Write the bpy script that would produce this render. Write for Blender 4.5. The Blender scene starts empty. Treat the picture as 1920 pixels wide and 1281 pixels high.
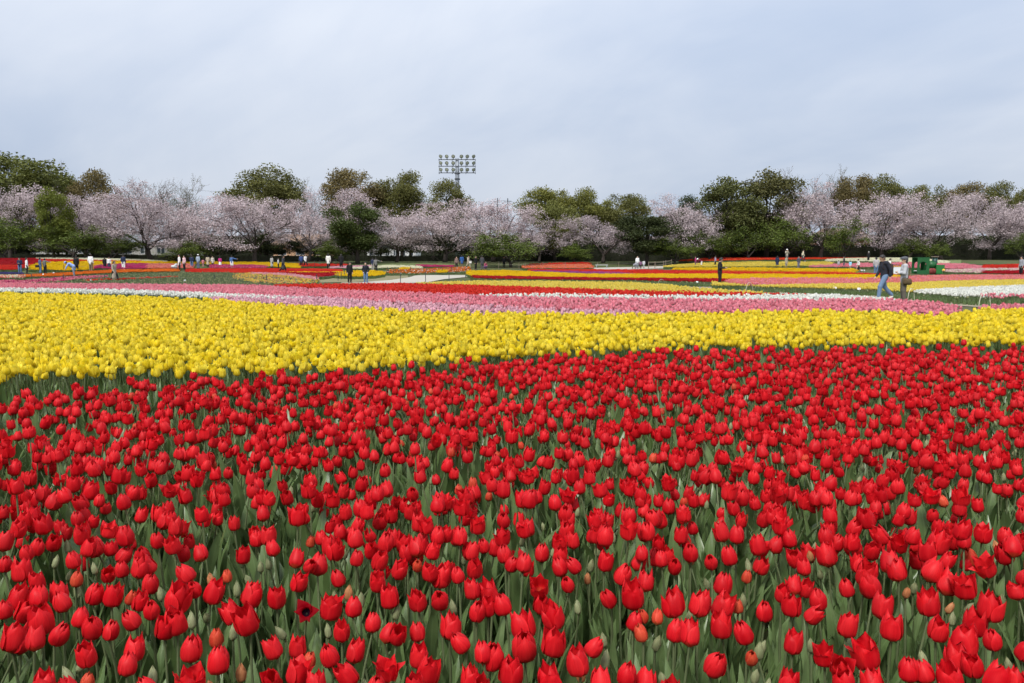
import bpy, bmesh, math, random
import numpy as np
from mathutils import Vector, Matrix, Euler

# ------------------------------------------------------------------ camera, sky, sun, exposure
SC = bpy.context.scene
C = SC.collection
F_PX, Y0, CAM_H = 1500.0, 494.0, 1.45          # focal length in photo pixels, horizon row, eye height
PITCH = math.atan((640.5 - Y0) / F_PX)

cam_d = bpy.data.cameras.new('camera'); cam = bpy.data.objects.new('camera', cam_d); C.objects.link(cam)
cam.location = (0, 0, CAM_H); cam.rotation_euler = (math.pi/2 - PITCH, 0, 0)
cam_d.sensor_width = 36; cam_d.lens = 36*F_PX/1920; cam_d.clip_end = 6000; cam_d.clip_start = 0.05
SC.camera = cam

SUN_EL, SUN_AZ = math.radians(52), math.radians(205)     # azimuth clockwise from +Y (north): behind the camera, a little left
world = bpy.data.worlds.new('World'); SC.world = world; world.use_nodes = True
def build_sky():
    nt = world.node_tree; N = nt.nodes; L = nt.links; N.clear()
    out = N.new('ShaderNodeOutputWorld'); bg = N.new('ShaderNodeBackground'); L.new(bg.outputs[0], out.inputs[0])
    bg.inputs['Strength'].default_value = 0.08
    sky = N.new('ShaderNodeTexSky'); sky.sky_type = 'NISHITA'; sky.sun_disc = False
    sky.sun_elevation = SUN_EL; sky.sun_rotation = SUN_AZ; sky.dust_density = 2.0; sky.air_density = 1.0
    tc = N.new('ShaderNodeTexCoord'); sep = N.new('ShaderNodeSeparateXYZ'); L.new(tc.outputs['Generated'], sep.inputs[0])
    def m(op, a, b=None):
        n = N.new('ShaderNodeMath'); n.operation = op
        for i, v in enumerate((a, b)):
            if v is None: continue
            if isinstance(v, (int, float)): n.inputs[i].default_value = v
            else: L.new(v, n.inputs[i])
        return n.outputs[0]
    z = m('ADD', m('MAXIMUM', sep.outputs['Z'], 0.0), 0.45)
    px, py = m('DIVIDE', sep.outputs['X'], z), m('DIVIDE', sep.outputs['Y'], z)   # a flat high cloud sheet seen in perspective
    comb = N.new('ShaderNodeCombineXYZ'); L.new(px, comb.inputs[0]); L.new(py, comb.inputs[1])
    def noise(scale, rot, stretch, det, off, dist=0.4):
        m0 = N.new('ShaderNodeMapping'); m0.inputs['Rotation'].default_value = (0, 0, rot); L.new(comb.outputs[0], m0.inputs[0])
        mp = N.new('ShaderNodeMapping'); mp.inputs['Scale'].default_value = (stretch, 1, 1); mp.inputs['Location'].default_value = off
        L.new(m0.outputs[0], mp.inputs[0])
        n = N.new('ShaderNodeTexNoise'); n.inputs['Scale'].default_value = scale; n.inputs['Detail'].default_value = det
        n.inputs['Roughness'].default_value = 0.55; n.inputs['Distortion'].default_value = dist
        L.new(mp.outputs[0], n.inputs['Vector']); return n.outputs['Fac']
    a = noise(0.9, 0.85, 0.55, 5, (6.4, 3.3, 0), 0.5); b = noise(2.4, 0.75, 0.6, 7, (1.0, 2.0, 0), 0.9); c = noise(6.0, 0.45, 0.35, 8, (5.0, 1.0, 0), 1.0)
    cl = m('ADD', m('ADD', m('MULTIPLY', a, 0.66), m('MULTIPLY', b, 0.26)), m('MULTIPLY', c, 0.08))
    ramp = N.new('ShaderNodeMapRange'); ramp.interpolation_type = 'SMOOTHSTEP'
    ramp.inputs['From Min'].default_value = 0.34; ramp.inputs['From Max'].default_value = 0.66
    ramp.inputs['To Min'].default_value = 0.0; ramp.inputs['To Max'].default_value = 1.0
    L.new(m('ADD', cl, m('MULTIPLY', m('SUBTRACT', m('MAXIMUM', sep.outputs['Z'], 0.0), 0.12), 0.45)), ramp.inputs['Value'])
    ccol = N.new('ShaderNodeMix'); ccol.data_type = 'RGBA'; L.new(ramp.outputs[0], ccol.inputs['Factor'])
    ccol.inputs['A'].default_value = (4.65, 5.5, 7.05, 1); ccol.inputs['B'].default_value = (7.15, 7.6, 8.45, 1)
    mx = N.new('ShaderNodeMix'); mx.data_type = 'RGBA'
    mx.inputs['Factor'].default_value = 0.92
    L.new(sky.outputs[0], mx.inputs['A']); L.new(ccol.outputs['Result'], mx.inputs['B'])
    # an overcast sky is brighter towards the zenith than at the horizon
    gr = m('ADD', m('MULTIPLY', m('MAXIMUM', sep.outputs['Z'], 0.0), 1.0), 0.95)
    vm = N.new('ShaderNodeVectorMath'); vm.operation = 'SCALE'; L.new(mx.outputs['Result'], vm.inputs[0]); L.new(gr, vm.inputs['Scale'])
    L.new(vm.outputs[0], bg.inputs['Color'])
build_sky()

sun_d = bpy.data.lights.new('sun', 'SUN'); sun_d.energy = 2.9; sun_d.angle = math.radians(14); sun_d.color = (1.0, 0.96, 0.90)
sun = bpy.data.objects.new('sun', sun_d); C.objects.link(sun)
sv = Vector((math.sin(SUN_AZ)*math.cos(SUN_EL), math.cos(SUN_AZ)*math.cos(SUN_EL), math.sin(SUN_EL)))
sun.rotation_euler = (-sv).to_track_quat('-Z', 'Y').to_euler()

SC.view_settings.view_transform = 'Standard'; SC.view_settings.look = 'None'
SC.view_settings.exposure = 0.32; SC.view_settings.gamma = 1.0; SC.view_settings.use_curve_mapping = False
SC.render.engine = 'CYCLES'
cy = SC.cycles
cy.max_bounces = 4; cy.diffuse_bounces = 2; cy.glossy_bounces = 2; cy.transmission_bounces = 3; cy.transparent_max_bounces = 4
cy.use_denoising = True; cy.use_adaptive_sampling = True; cy.adaptive_threshold = 0.03

# ------------------------------------------------------------------ terrain and projection helpers
def _prof(pts):
    a = np.array(pts); return lambda y: np.interp(y, a[:, 0], a[:, 1])
g_mid = _prof([(55, 0), (80, .22), (95, .60), (107, .95), (118, 1.65), (132, 1.95), (300, 2.1)])
g_side = _prof([(55, 0), (72, .12), (80, .32), (92, 1.0), (105, 1.72), (118, 1.95), (132, 2.05), (300, 2.1)])
def sstep(a, b, x):
    t = np.clip((x-a)/(b-a), 0, 1); return t*t*(3-2*t)
def ground(x, y):
    x = np.asarray(x, float); y = np.asarray(y, float)
    r = x/np.maximum(y, 20)
    s = np.maximum(sstep(.17, .30, r), sstep(-.40, -.52, r))
    return g_mid(y)*(1-s) + g_side(y)*s
CP, SP = math.cos(PITCH), math.sin(PITCH)
def ray(px, py):
    a, b = (px-960)/F_PX, (640.5-py)/F_PX
    return np.array((a, CP + b*SP, -SP + b*CP))
def hit(px, py, h=0.0):
    """the point of the terrain, raised by h, that a photo pixel looks at"""
    d = ray(px, py); lo = 0.8
    ts = np.concatenate([np.arange(0.8, 60, .25), np.arange(60, 400, .5)])
    P = d[None]*ts[:, None]; zz = CAM_H + P[:, 2] - (ground(P[:, 0], P[:, 1]) + h)
    idx = np.argmax(zz < 0) if (zz < 0).any() else len(ts)-1
    t0, t1 = ts[max(idx-1, 0)], ts[idx]
    for _ in range(25):
        tm = (t0+t1)/2; p = d*tm
        if CAM_H + p[2] - (float(ground(p[0], p[1])) + h) < 0: t1 = tm
        else: t0 = tm
    p = d*t1
    return np.array((p[0], p[1], CAM_H + p[2]))
def at_depth(px, py, y):
    d = ray(px, py); t = y/d[1]; p = d*t
    return np.array((p[0], y, CAM_H + p[2]))
def proj(P):
    P = np.atleast_2d(P); v = P - np.array((0, 0, CAM_H))
    dep = v[:, 1]*CP - v[:, 2]*SP; up = v[:, 1]*SP + v[:, 2]*CP
    dep = np.maximum(dep, 1e-3)
    return np.stack([960 + F_PX*v[:, 0]/dep, 640.5 - F_PX*up/dep, dep], 1)

# ------------------------------------------------------------------ object helpers
def tag(o, label=None, cat=None, group=None, kind=None):
    if label: o['label'] = label
    if cat: o['category'] = cat
    if group: o['group'] = group
    if kind: o['kind'] = kind
    return o
def empty(name, loc=(0, 0, 0), rz=0.0, scale=1.0):
    o = bpy.data.objects.new(name, None); C.objects.link(o)
    o.location = loc; o.rotation_euler = (0, 0, rz); o.scale = (scale,)*3; o.empty_display_size = 0.1
    return o
def link(name, me, parent=None, loc=(0, 0, 0), rot=(0, 0, 0), scale=(1, 1, 1), color=None):
    o = bpy.data.objects.new(name, me); C.objects.link(o); o.parent = parent
    o.location = loc; o.rotation_euler = rot; o.scale = scale
    if color is not None: o.color = (*color, 1.0)
    return o
def make_mesh(name, V, Fc, mats, mi=None, smooth=False, attrs=None):
    me = bpy.data.meshes.new(name)
    V = np.asarray(V, np.float32).reshape(-1, 3)
    if isinstance(Fc, np.ndarray) and Fc.ndim == 2:
        n, k = Fc.shape
        me.vertices.add(len(V)); me.vertices.foreach_set('co', V.ravel())
        me.loops.add(n*k); me.loops.foreach_set('vertex_index', Fc.astype(np.int32).ravel())
        me.polygons.add(n); me.polygons.foreach_set('loop_start', np.arange(0, n*k, k, dtype=np.int32))
        me.polygons.foreach_set('loop_total', np.full(n, k, np.int32))
    else:
        me.from_pydata(V.tolist(), [], [tuple(int(i) for i in f) for f in Fc])
    for m in (mats if isinstance(mats, (list, tuple)) else [mats]): me.materials.append(m)
    if mi is not None: me.polygons.foreach_set('material_index', np.asarray(mi, np.int32))
    me.polygons.foreach_set('use_smooth', np.full(len(me.polygons), bool(smooth)))
    for k, arr in (attrs or {}).items():
        a = me.attributes.new(k, 'FLOAT', 'POINT'); a.data.foreach_set('value', np.asarray(arr, np.float32))
    me.update(calc_edges=True); me.validate()
    return me
class Geo:
    """collects shapes; .mesh() makes them ONE mesh"""
    def __init__(s): s.V = []; s.F = []; s.M = []; s.n = 0
    def add(s, V, Fc, mi=0):
        V = np.asarray(V, float).reshape(-1, 3); s.V.append(V); s.F += [tuple(int(i)+s.n for i in f) for f in Fc]; s.M += [mi]*len(Fc); s.n += len(V); return s
    def box(s, c, d, mi=0, rz=0.0, bev=0.0):
        x, y, z = np.array(d)/2.0
        V = np.array([(i*x, j*y, k*z) for k in (-1, 1) for j in (-1, 1) for i in (-1, 1)])
        if rz: V = V @ np.array([[math.cos(rz), math.sin(rz), 0], [-math.sin(rz), math.cos(rz), 0], [0, 0, 1]])
        return s.add(V + np.array(c), [(0, 2, 3, 1), (4, 5, 7, 6), (0, 1, 5, 4), (2, 6, 7, 3), (0, 4, 6, 2), (1, 3, 7, 5)], mi)
    def tube(s, pts, rads, n=6, mi=0, caps=True):
        P = np.asarray(pts, float); R = np.broadcast_to(np.asarray(rads, float), (len(P),))
        T = np.gradient(P, axis=0); T /= np.linalg.norm(T, axis=1)[:, None] + 1e-9
        up = np.array((0, 0, 1.)) if abs(T[:, 2]).mean() < .9 else np.array((0, 1., 0))
        V = []
        for p, t, r in zip(P, T, R):
            a = np.cross(t, up); a /= np.linalg.norm(a)+1e-9; b = np.cross(a, t)
            for k in range(n):
                w = 2*math.pi*k/n; V.append(p + r*(math.cos(w)*a + math.sin(w)*b))
        Fc = [(i*n+k, i*n+(k+1) % n, (i+1)*n+(k+1) % n, (i+1)*n+k) for i in range(len(P)-1) for k in range(n)]
        if caps: Fc += [tuple(range(n))[::-1], tuple((len(P)-1)*n+k for k in range(n))]
        return s.add(V, Fc, mi)
    def lathe(s, prof, n=12, c=(0, 0, 0), mi=0, axis='z'):
        V = []
        for r, z in prof:
            for k in range(n):
                w = 2*math.pi*k/n; x, y = r*math.cos(w), r*math.sin(w)
                V.append((x, y, z) if axis == 'z' else ((x, z, y) if axis == 'y' else (z, x, y)))
        Fc = [(i*n+k, i*n+(k+1) % n, (i+1)*n+(k+1) % n, (i+1)*n+k) for i in range(len(prof)-1) for k in range(n)]
        Fc += [tuple(range(n))[::-1], tuple((len(prof)-1)*n+k for k in range(n))]
        return s.add(np.array(V)+np.array(c), Fc, mi)
    def mesh(s, name, mats, smooth=False):
        return make_mesh(name, np.concatenate(s.V), s.F, mats, s.M, smooth)

# ------------------------------------------------------------------ materials
def new_mat(name):
    m = bpy.data.materials.new(name); m.use_nodes = True
    nt = m.node_tree; b = nt.nodes['Principled BSDF']; return m, nt, b
def mixrgb(nt, fac, a, b, blend='MIX'):
    n = nt.nodes.new('ShaderNodeMix'); n.data_type = 'RGBA'; n.blend_type = blend
    for key, v in (('Factor', fac), ('A', a), ('B', b)):
        if isinstance(v, (int, float)): n.inputs[key].default_value = v
        elif isinstance(v, tuple): n.inputs[key].default_value = (*v[:3], 1)
        else: nt.links.new(v, n.inputs[key])
    return n.outputs['Result']
def nnoise(nt, scale, det=3, vec=None, stretch=None):
    n = nt.nodes.new('ShaderNodeTexNoise'); n.inputs['Scale'].default_value = scale; n.inputs['Detail'].default_value = det
    tc = nt.nodes.new('ShaderNodeTexCoord'); v = tc.outputs['Object'] if vec is None else vec
    if stretch:
        mp = nt.nodes.new('ShaderNodeMapping'); mp.inputs['Scale'].default_value = stretch; nt.links.new(v, mp.inputs[0]); v = mp.outputs[0]
    nt.links.new(v, n.inputs['Vector']); return n.outputs['Fac']
def mrange(nt, v, a, b, c, d):
    n = nt.nodes.new('ShaderNodeMapRange'); nt.links.new(v, n.inputs['Value'])
    for k, x in zip(('From Min', 'From Max', 'To Min', 'To Max'), (a, b, c, d)): n.inputs[k].default_value = x
    return n.outputs[0]
def attr(nt, name, out='Fac'):
    n = nt.nodes.new('ShaderNodeAttribute'); n.attribute_name = name; return n.outputs[out]
def translucent(nt, b, col, amount):
    t = nt.nodes.new('ShaderNodeBsdfTranslucent'); mx = nt.nodes.new('ShaderNodeMixShader')
    mx.inputs[0].default_value = amount; nt.links.new(col, t.inputs['Color'])
    nt.links.new(b.outputs[0], mx.inputs[1]); nt.links.new(t.outputs[0], mx.inputs[2])
    out = [n for n in nt.nodes if n.type == 'OUTPUT_MATERIAL'][0]; nt.links.new(mx.outputs[0], out.inputs[0])
def mat_simple(name, col, rough=.6, var=.25, scale=6.0, metal=0.0, bump=0.0, spec=.4):
    m, nt, b = new_mat(name)
    f = nnoise(nt, scale, 4)
    c = mixrgb(nt, f, tuple(x*(1-var) for x in col), tuple(min(1, x*(1+var)) for x in col))
    nt.links.new(c, b.inputs['Base Color']); b.inputs['Roughness'].default_value = rough; b.inputs['Metallic'].default_value = metal
    b.inputs['Specular IOR Level'].default_value = spec
    if bump:
        bp = nt.nodes.new('ShaderNodeBump'); bp.inputs['Strength'].default_value = bump; nt.links.new(nnoise(nt, scale*4, 4), bp.inputs['Height']); nt.links.new(bp.outputs[0], b.inputs['Normal'])
    return m
def mat_petal(name, base, main, alt, altamount=.6, trans=.25, claw=.22):
    """petal: claw colour at the foot, streaks along the blade, each flower its own shade of the kind"""
    m, nt, b = new_mat(name)
    oi = nt.nodes.new('ShaderNodeObjectInfo')
    f = mrange(nt, oi.outputs['Random'], 0, 1, 0, altamount)
    c = mixrgb(nt, f, main, alt)
    fm = nt.nodes.new('ShaderNodeMath'); fm.operation = 'MULTIPLY'; fm.inputs[1].default_value = 13.7; nt.links.new(oi.outputs['Random'], fm.inputs[0])
    fr = nt.nodes.new('ShaderNodeMath'); fr.operation = 'FRACT'; nt.links.new(fm.outputs[0], fr.inputs[0])
    c = mixrgb(nt, 1.0, c, mixrgb(nt, fr.outputs[0], (.76, .76, .76), (1.06, 1.06, 1.06)), 'MULTIPLY')
    cx = nt.nodes.new('ShaderNodeCombineXYZ')
    for src_, k_, i_ in ((attr(nt, 'pv'), 7.0, 0), (attr(nt, 'pu'), 1.2, 1), (oi.outputs['Random'], 40.0, 2)):
        mm = nt.nodes.new('ShaderNodeMath'); mm.operation = 'MULTIPLY'; mm.inputs[1].default_value = k_; nt.links.new(src_, mm.inputs[0]); nt.links.new(mm.outputs[0], cx.inputs[i_])
    st = nnoise(nt, 1.6, 4, cx.outputs[0]); st = mrange(nt, st, .35, .68, 0, .55)
    c = mixrgb(nt, st, c, tuple(min(1, x*.72) for x in main))
    rib = attr(nt, 'pv'); rb = mrange(nt, rib, .0, .35, .25, 0); c = mixrgb(nt, rb, c, alt)
    eg = mrange(nt, rib, .72, 1.0, 0, .30); c = mixrgb(nt, eg, c, tuple(min(1, x*1.12) for x in alt))
    u = mrange(nt, attr(nt, 'pu'), claw*.5 if claw > .3 else 0.0, claw, .75 if claw < .3 else 1.0, 0); c = mixrgb(nt, u, c, base)
    nt.links.new(c, b.inputs['Base Color']); b.inputs['Roughness'].default_value = .50
    b.inputs['Specular IOR Level'].default_value = .22; b.inputs['Sheen Weight'].default_value = 0.0
    translucent(nt, b, c, trans); return m
def mat_leafblade(name, a, bcol):
    m, nt, b = new_mat(name)
    oi = nt.nodes.new('ShaderNodeObjectInfo'); c = mixrgb(nt, oi.outputs['Random'], a, bcol)
    st = mrange(nt, nnoise(nt, 14, 3), .3, .7, 0, .5); c = mixrgb(nt, st, c, tuple(x*.7 for x in a))
    rb = mrange(nt, attr(nt, 'pv'), 0, .18, .25, 0); c = mixrgb(nt, rb, c, tuple(min(1, x*1.5) for x in bcol))
    nt.links.new(c, b.inputs['Base Color']); b.inputs['Roughness'].default_value = .38; b.inputs['Specular IOR Level'].default_value = .5
    translucent(nt, b, c, .18); return m
def mat_foliage(name, trans=.25, rough=.6, spec=.25, lo=(.62, .66, .6), hi=(1.35, 1.25, 1.2)):
    """tree foliage and blossom: the colour of the tree (object colour) with natural spread from spray to spray"""
    m, nt, b = new_mat(name)
    oi = nt.nodes.new('ShaderNodeObjectInfo'); t = attr(nt, 'tint')
    c = mixrgb(nt, 1.0, oi.outputs['Color'], mixrgb(nt, t, lo, hi), 'MULTIPLY')
    nt.links.new(c, b.inputs['Base Color']); b.inputs['Roughness'].default_value = rough; b.inputs['Specular IOR Level'].default_value = spec
    translucent(nt, b, c, trans); return m
def mat_tinted(name, rough=.8, scale=30, var=.2, spec=.3):
    m, nt, b = new_mat(name)
    oi = nt.nodes.new('ShaderNodeObjectInfo'); f = nnoise(nt, scale, 3)
    c = mixrgb(nt, 1.0, oi.outputs['Color'], mixrgb(nt, f, (1-var,)*3, (1+var,)*3), 'MULTIPLY')
    nt.links.new(c, b.inputs['Base Color']); b.inputs['Roughness'].default_value = rough; b.inputs['Specular IOR Level'].default_value = spec; return m

M = {}
M['leaf'] = mat_leafblade('tulip_leaf', (.090, .152, .045), (.155, .225, .090))
M['stem'] = mat_simple('tulip_stem', (.105, .135, .060), .5, .3, 20)
PET = {  # claw, main, alternative
 'red': ((.30, .08, .02), (.66, .004, .012), (.80, .026, .030)),
 'redorange': ((.45, .20, .05), (.64, .045, .022), (.78, .14, .06)),
 'budorange': ((.30, .30, .10), (.62, .22, .09), (.50, .30, .13)),
 'budgreen': ((.20, .25, .10), (.27, .31, .15), (.36, .36, .20)),
 'yellow': ((.78, .66, .08), (.97, .735, .005), (.97, .86, .14)),
 'paleyellow': ((.75, .62, .10), (.86, .66, .05), (.90, .80, .30)),
 'deepyellow': ((.75, .50, .02), (.92, .60, .004), (.92, .68, .03)),
 'pink': ((.80, .60, .55), (.76, .165, .225), (.88, .44, .49)),
 'lilacpink': ((.80, .70, .60), (.76, .37, .45), (.84, .56, .62)),
 'white': ((.75, .78, .50), (.84, .85, .76), (.88, .88, .84)),
 'cream': ((.75, .75, .40), (.80, .78, .52), (.86, .84, .68)),
 'scarlet': ((.50, .20, .03), (.66, .020, .012), (.76, .06, .03)),
 'darkred': ((.20, .03, .01), (.40, .004, .012), (.52, .01, .02)),
 'salmon': ((.80, .55, .30), (.76, .17, .13), (.84, .38, .30)),
 'orange': ((.80, .45, .05), (.74, .13, .012), (.85, .26, .02)),
 'magenta': ((.60, .20, .30), (.50, .03, .13), (.62, .07, .22)),
 'purple': ((.40, .15, .35), (.30, .05, .22), (.42, .10, .34)),
 'apricot': ((.80, .60, .20), (.80, .38, .12), (.86, .52, .22)),
 'blue': ((.10, .10, .25), (.055, .05, .17), (.09, .08, .26)),
}
for k, (a, b_, c_) in PET.items(): M['p_'+k] = mat_petal('petal_'+k, a, b_, c_, trans=.46 if 'yellow' in k else .28)
M['p_darkcentre'] = mat_petal('petal_dark_centre', (.012, .004, .010), (.20, .001, .005), (.24, .001, .006), claw=.5)
for n_ in M['p_darkcentre'].node_tree.nodes:
    if n_.type == 'BSDF_PRINCIPLED': n_.inputs['Specular IOR Level'].default_value = .03
M['bark'] = mat_simple('bark', (.055, .043, .036), .9, .4, 5, bump=.6)
M['bark_pale'] = mat_simple('bark_pale', (.15, .12, .10), .9, .35, 5, bump=.5)
M['blossom'] = mat_foliage('blossom', .30, .8, .08, (.80, .78, .79), (1.18, 1.16, 1.16))
M['foliage'] = mat_foliage('foliage', .25, .6, .15, (.74, .76, .72), (1.22, 1.18, 1.12))
M['cloth'] = mat_tinted('cloth', .85, 40, .22)
M['skin'] = mat_simple('skin', (.50, .31, .22), .55, .08, 12)
M['hair'] = mat_tinted('hair', .5, 60, .35, .4)
M['dark'] = mat_simple('dark_eye', (.02, .015, .012), .3, .2, 20)
M['lip'] = mat_simple('lip', (.42, .14, .12), .5, .1, 20)
M['steel'] = mat_simple('galvanised_steel', (.30, .33, .37), .45, .12, 3, .35)
M['steel_dark'] = mat_simple('dark_steel', (.06, .065, .075), .5, .2, 4, .3)
M['wood'] = mat_simple('weathered_wood', (.20, .16, .12), .85, .3, 8, bump=.4)
M['white_pipe'] = mat_simple('cream_pipe', (.52, .49, .38), .5, .12, 8)
M['white_paint'] = mat_simple('white_paint', (.72, .74, .76), .5, .08, 4)
M['rope'] = mat_simple('rope', (.20, .19, .17), .9, .2, 30)

# ------------------------------------------------------------------ the ground
def mat_ground():
    m, nt, b = new_mat('ground')
    n1 = nnoise(nt, .09, 5); n2 = nnoise(nt, 2.2, 6); n3 = nnoise(nt, 24, 4)
    c = mixrgb(nt, mrange(nt, n1, .38, .62, 0, 1), (.070, .095, .030), (.125, .115, .060))
    c = mixrgb(nt, mrange(nt, n2, .42, .66, 0, .8), c, (.052, .085, .024))
    c = mixrgb(nt, mrange(nt, n3, .35, .7, 0, .6), c, (.038, .034, .020))
    nt.links.new(c, b.inputs['Base Color']); b.inputs['Roughness'].default_value = .95; b.inputs['Specular IOR Level'].default_value = .15
    bp = nt.nodes.new('ShaderNodeBump'); bp.inputs['Strength'].default_value = .7; bp.inputs['Distance'].default_value = .05
    nt.links.new(n3, bp.inputs['Height']); nt.links.new(bp.outputs[0], b.inputs['Normal']); return m
M['ground'] = mat_ground()
def build_ground():
    ys = np.concatenate([[-60, -20, -8, 0], np.arange(4, 54, 5), np.arange(54, 134, 2.0), [140, 150, 170, 200, 260, 400, 800, 4000]])
    xs = np.concatenate([[-4000, -800, -300, -180], np.arange(-130, 131, 2.6), [180, 300, 800, 4000]])
    X, Y = np.meshgrid(xs, ys); Z = ground(X, Y)
    nx, ny = len(xs), len(ys)
    V = np.stack([X, Y, Z], -1).reshape(-1, 3)
    i, j = np.meshgrid(np.arange(nx-1), np.arange(ny-1)); a = (j*nx+i).ravel()
    me = make_mesh('ground', V, np.stack([a, a+1, a+nx+1, a+nx], 1), M['ground'], smooth=True)
    return tag(link('ground', me), 'olive grass and soil ground rising gently to the trees', kind='structure')
build_ground()
def polyx(pts, xs):
    p = np.array(pts, float); return np.interp(xs, p[:, 0], p[:, 1])
def sheet(name, front, back, mat, lift, label, n=28, mrow=4):
    """a strip of paving between two lines on the ground"""
    x0, x1 = max(front[0][0], back[0][0]), min(front[-1][0], back[-1][0])
    V = []
    for s in np.linspace(0, 1, n):
        x = x0 + s*(x1-x0); a, b = hit(x, polyx(front, x)), hit(x, polyx(back, x))
        for t in np.linspace(0, 1, mrow):
            p = a + (b-a)*t; V.append((p[0], p[1], float(ground(p[0], p[1])) + lift))
    Fc = [(i*mrow+j, (i+1)*mrow+j, (i+1)*mrow+j+1, i*mrow+j+1) for i in range(n-1) for j in range(mrow-1)]
    return tag(link(name, make_mesh(name, V, Fc, mat, smooth=True)), label, kind='structure')
M['gravel'] = mat_simple('pale_gravel', (.36, .335, .285), .95, .18, 14, bump=.3)
M['dirt'] = mat_simple('bare_path', (.24, .20, .14), .95, .25, 8, bump=.4)
M['turf'] = mat_simple('worn_turf', (.165, .15, .075), .95, .3, 5, bump=.4)

# paths
sheet('path', [(640, 534), (800, 532), (1000, 534), (1150, 536), (1280, 543), (1420, 553), (1640, 565), (1920, 582), (2200, 600)],
      [(640, 529), (800, 529), (900, 527), (1000, 528), (1150, 530), (1280, 536), (1370, 538), (1500, 547), (1640, 555), (1920, 569), (2200, 582)],
      M['dirt'], .02, 'bare earth path between the tulip beds', 48)
sheet('paved_path', [(680, 533), (760, 532), (800, 531), (830, 525), (885, 519.5)], [(680, 530), (730, 526.5), (768, 521), (780, 517.2), (800, 516.8), (885, 517)],
      M['gravel'], .05, 'pale paved path curving between the beds')
sheet('gravel_path', [(1105, 506), (1180, 506), (1260, 503.5), (1300, 500)], [(1105, 503), (1180, 501.5), (1260, 499), (1300, 496.5)], M['gravel'], .05, 'pale path at the foot of the far lawn')
sheet('turf_strip', [(590, 531), (640, 530), (720, 527), (765, 521)], [(590, 526), (640, 521), (720, 518), (765, 517)], M['turf'], .03, 'strip of worn turf beside the yellow bed')

M['lawn'] = mat_simple('lawn', (.115, .150, .050), .95, .3, 3, bump=.4)
sheet('lawn', [(1770, 496), (1850, 496), (2200, 495)], [(1770, 488), (1850, 486.5), (2200, 486)], M['lawn'], .04, 'pale green lawn rising to the hedge on the right')
sheet('lawn', [(640, 497), (760, 498), (860, 498)], [(640, 490), (760, 489), (860, 490)], M['lawn'], .04, 'shaded lawn under the cherries in the middle')

# ------------------------------------------------------------------ tulip geometry
rng = np.random.default_rng(7); rnd = random.Random(11)
U_T = np.array([0, .12, .30, .50, .70, .86, .95, 1.0]); W_T = np.array([.24, .62, .94, 1.0, .94, .74, .52, .12])
SHAPES = {  # radius, height, rim factor, tip flare, irregularity, half angle
 'closed': (.0270, .068, .42, .00, .16, 66), 'cup': (.0280, .070, .68, .07, .28, 62), 'loose': (.0295, .069, .92, .16, .32, 60),
 'wide': (.032, .062, 1.25, .32, .24, 56), 'flat': (.030, .040, 2.2, .4, .2, 56), 'half': (.0205, .055, .42, 0, .05, 68),
 'bud': (.0125, .047, .16, 0, .03, 75), 'greenbud': (.0115, .048, .10, 0, .03, 75)}
def petal_geo(shape, k, r, nu=7, nv=4):
    R, H, rim, flare, irr, ha = SHAPES[shape]
    outer = k % 2 == 0
    R = R*(1.0 if outer else .84)*(1+r.uniform(-.05, .05)*(2.2 if flare else 1.2)); H = H*(1.0 if outer else 1.05)*(1+r.uniform(-.06, .06)*(1 if not flare else 2.0))
    rimk = rim*(1+r.uniform(-irr, irr)) + (.12 if outer and flare else 0); ph0 = math.pi/3*k + r.uniform(-.10, .10)*(2.0 if flare else 1.2)
    fl = flare*r.uniform(.3, 1.3)
    V, pu, pv = [], [], []
    skew = r.uniform(-.15, .15)*(1 if flare else .3)
    for i in range(nu+1):
        u = i/nu
        q9 = min(rimk, 1.0); rr = np.interp(u, [0, .05, .14, .30, .50, .72, .88, 1], [.10, .46, .77, .96, 1.0, .97-(1-q9)*.13 + max(0, rimk-1)*.35, .45*.96+.55*rimk, rimk])*R
        if u > .8: rr += fl*R*((u-.8)/.2)**2*.8
        z = H*(u - .03*math.sin(u*math.pi)) if shape != 'flat' else H*math.sin(u*math.pi/2)
        w = np.interp(u, U_T, W_T)*math.radians(ha)*(1.0 if rr < R*1.05 else R*(1.05 if shape != 'flat' else 1.75)/rr)
        for j in range(nv+1):
            v = -1+2*j/nv
            ph = ph0 + v*w + skew*u*u
            edge = (v*v)*(.05 if outer else -.03)
            rw = rr*(1 - .10*v*v*u + edge) + r.uniform(-.0006, .0006)
            V.append((rw*math.cos(ph), rw*math.sin(ph), z - .006*abs(v)**2*u*(H/.06) + r.uniform(-.0007, .0007)))
            pu.append(u); pv.append(abs(v))
    n = nv+1
    Fc = [(i*n+j, i*n+j+1, (i+1)*n+j+1, (i+1)*n+j) for i in range(nu) for j in range(nv)]
    return np.array(V), Fc, pu, pv
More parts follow.
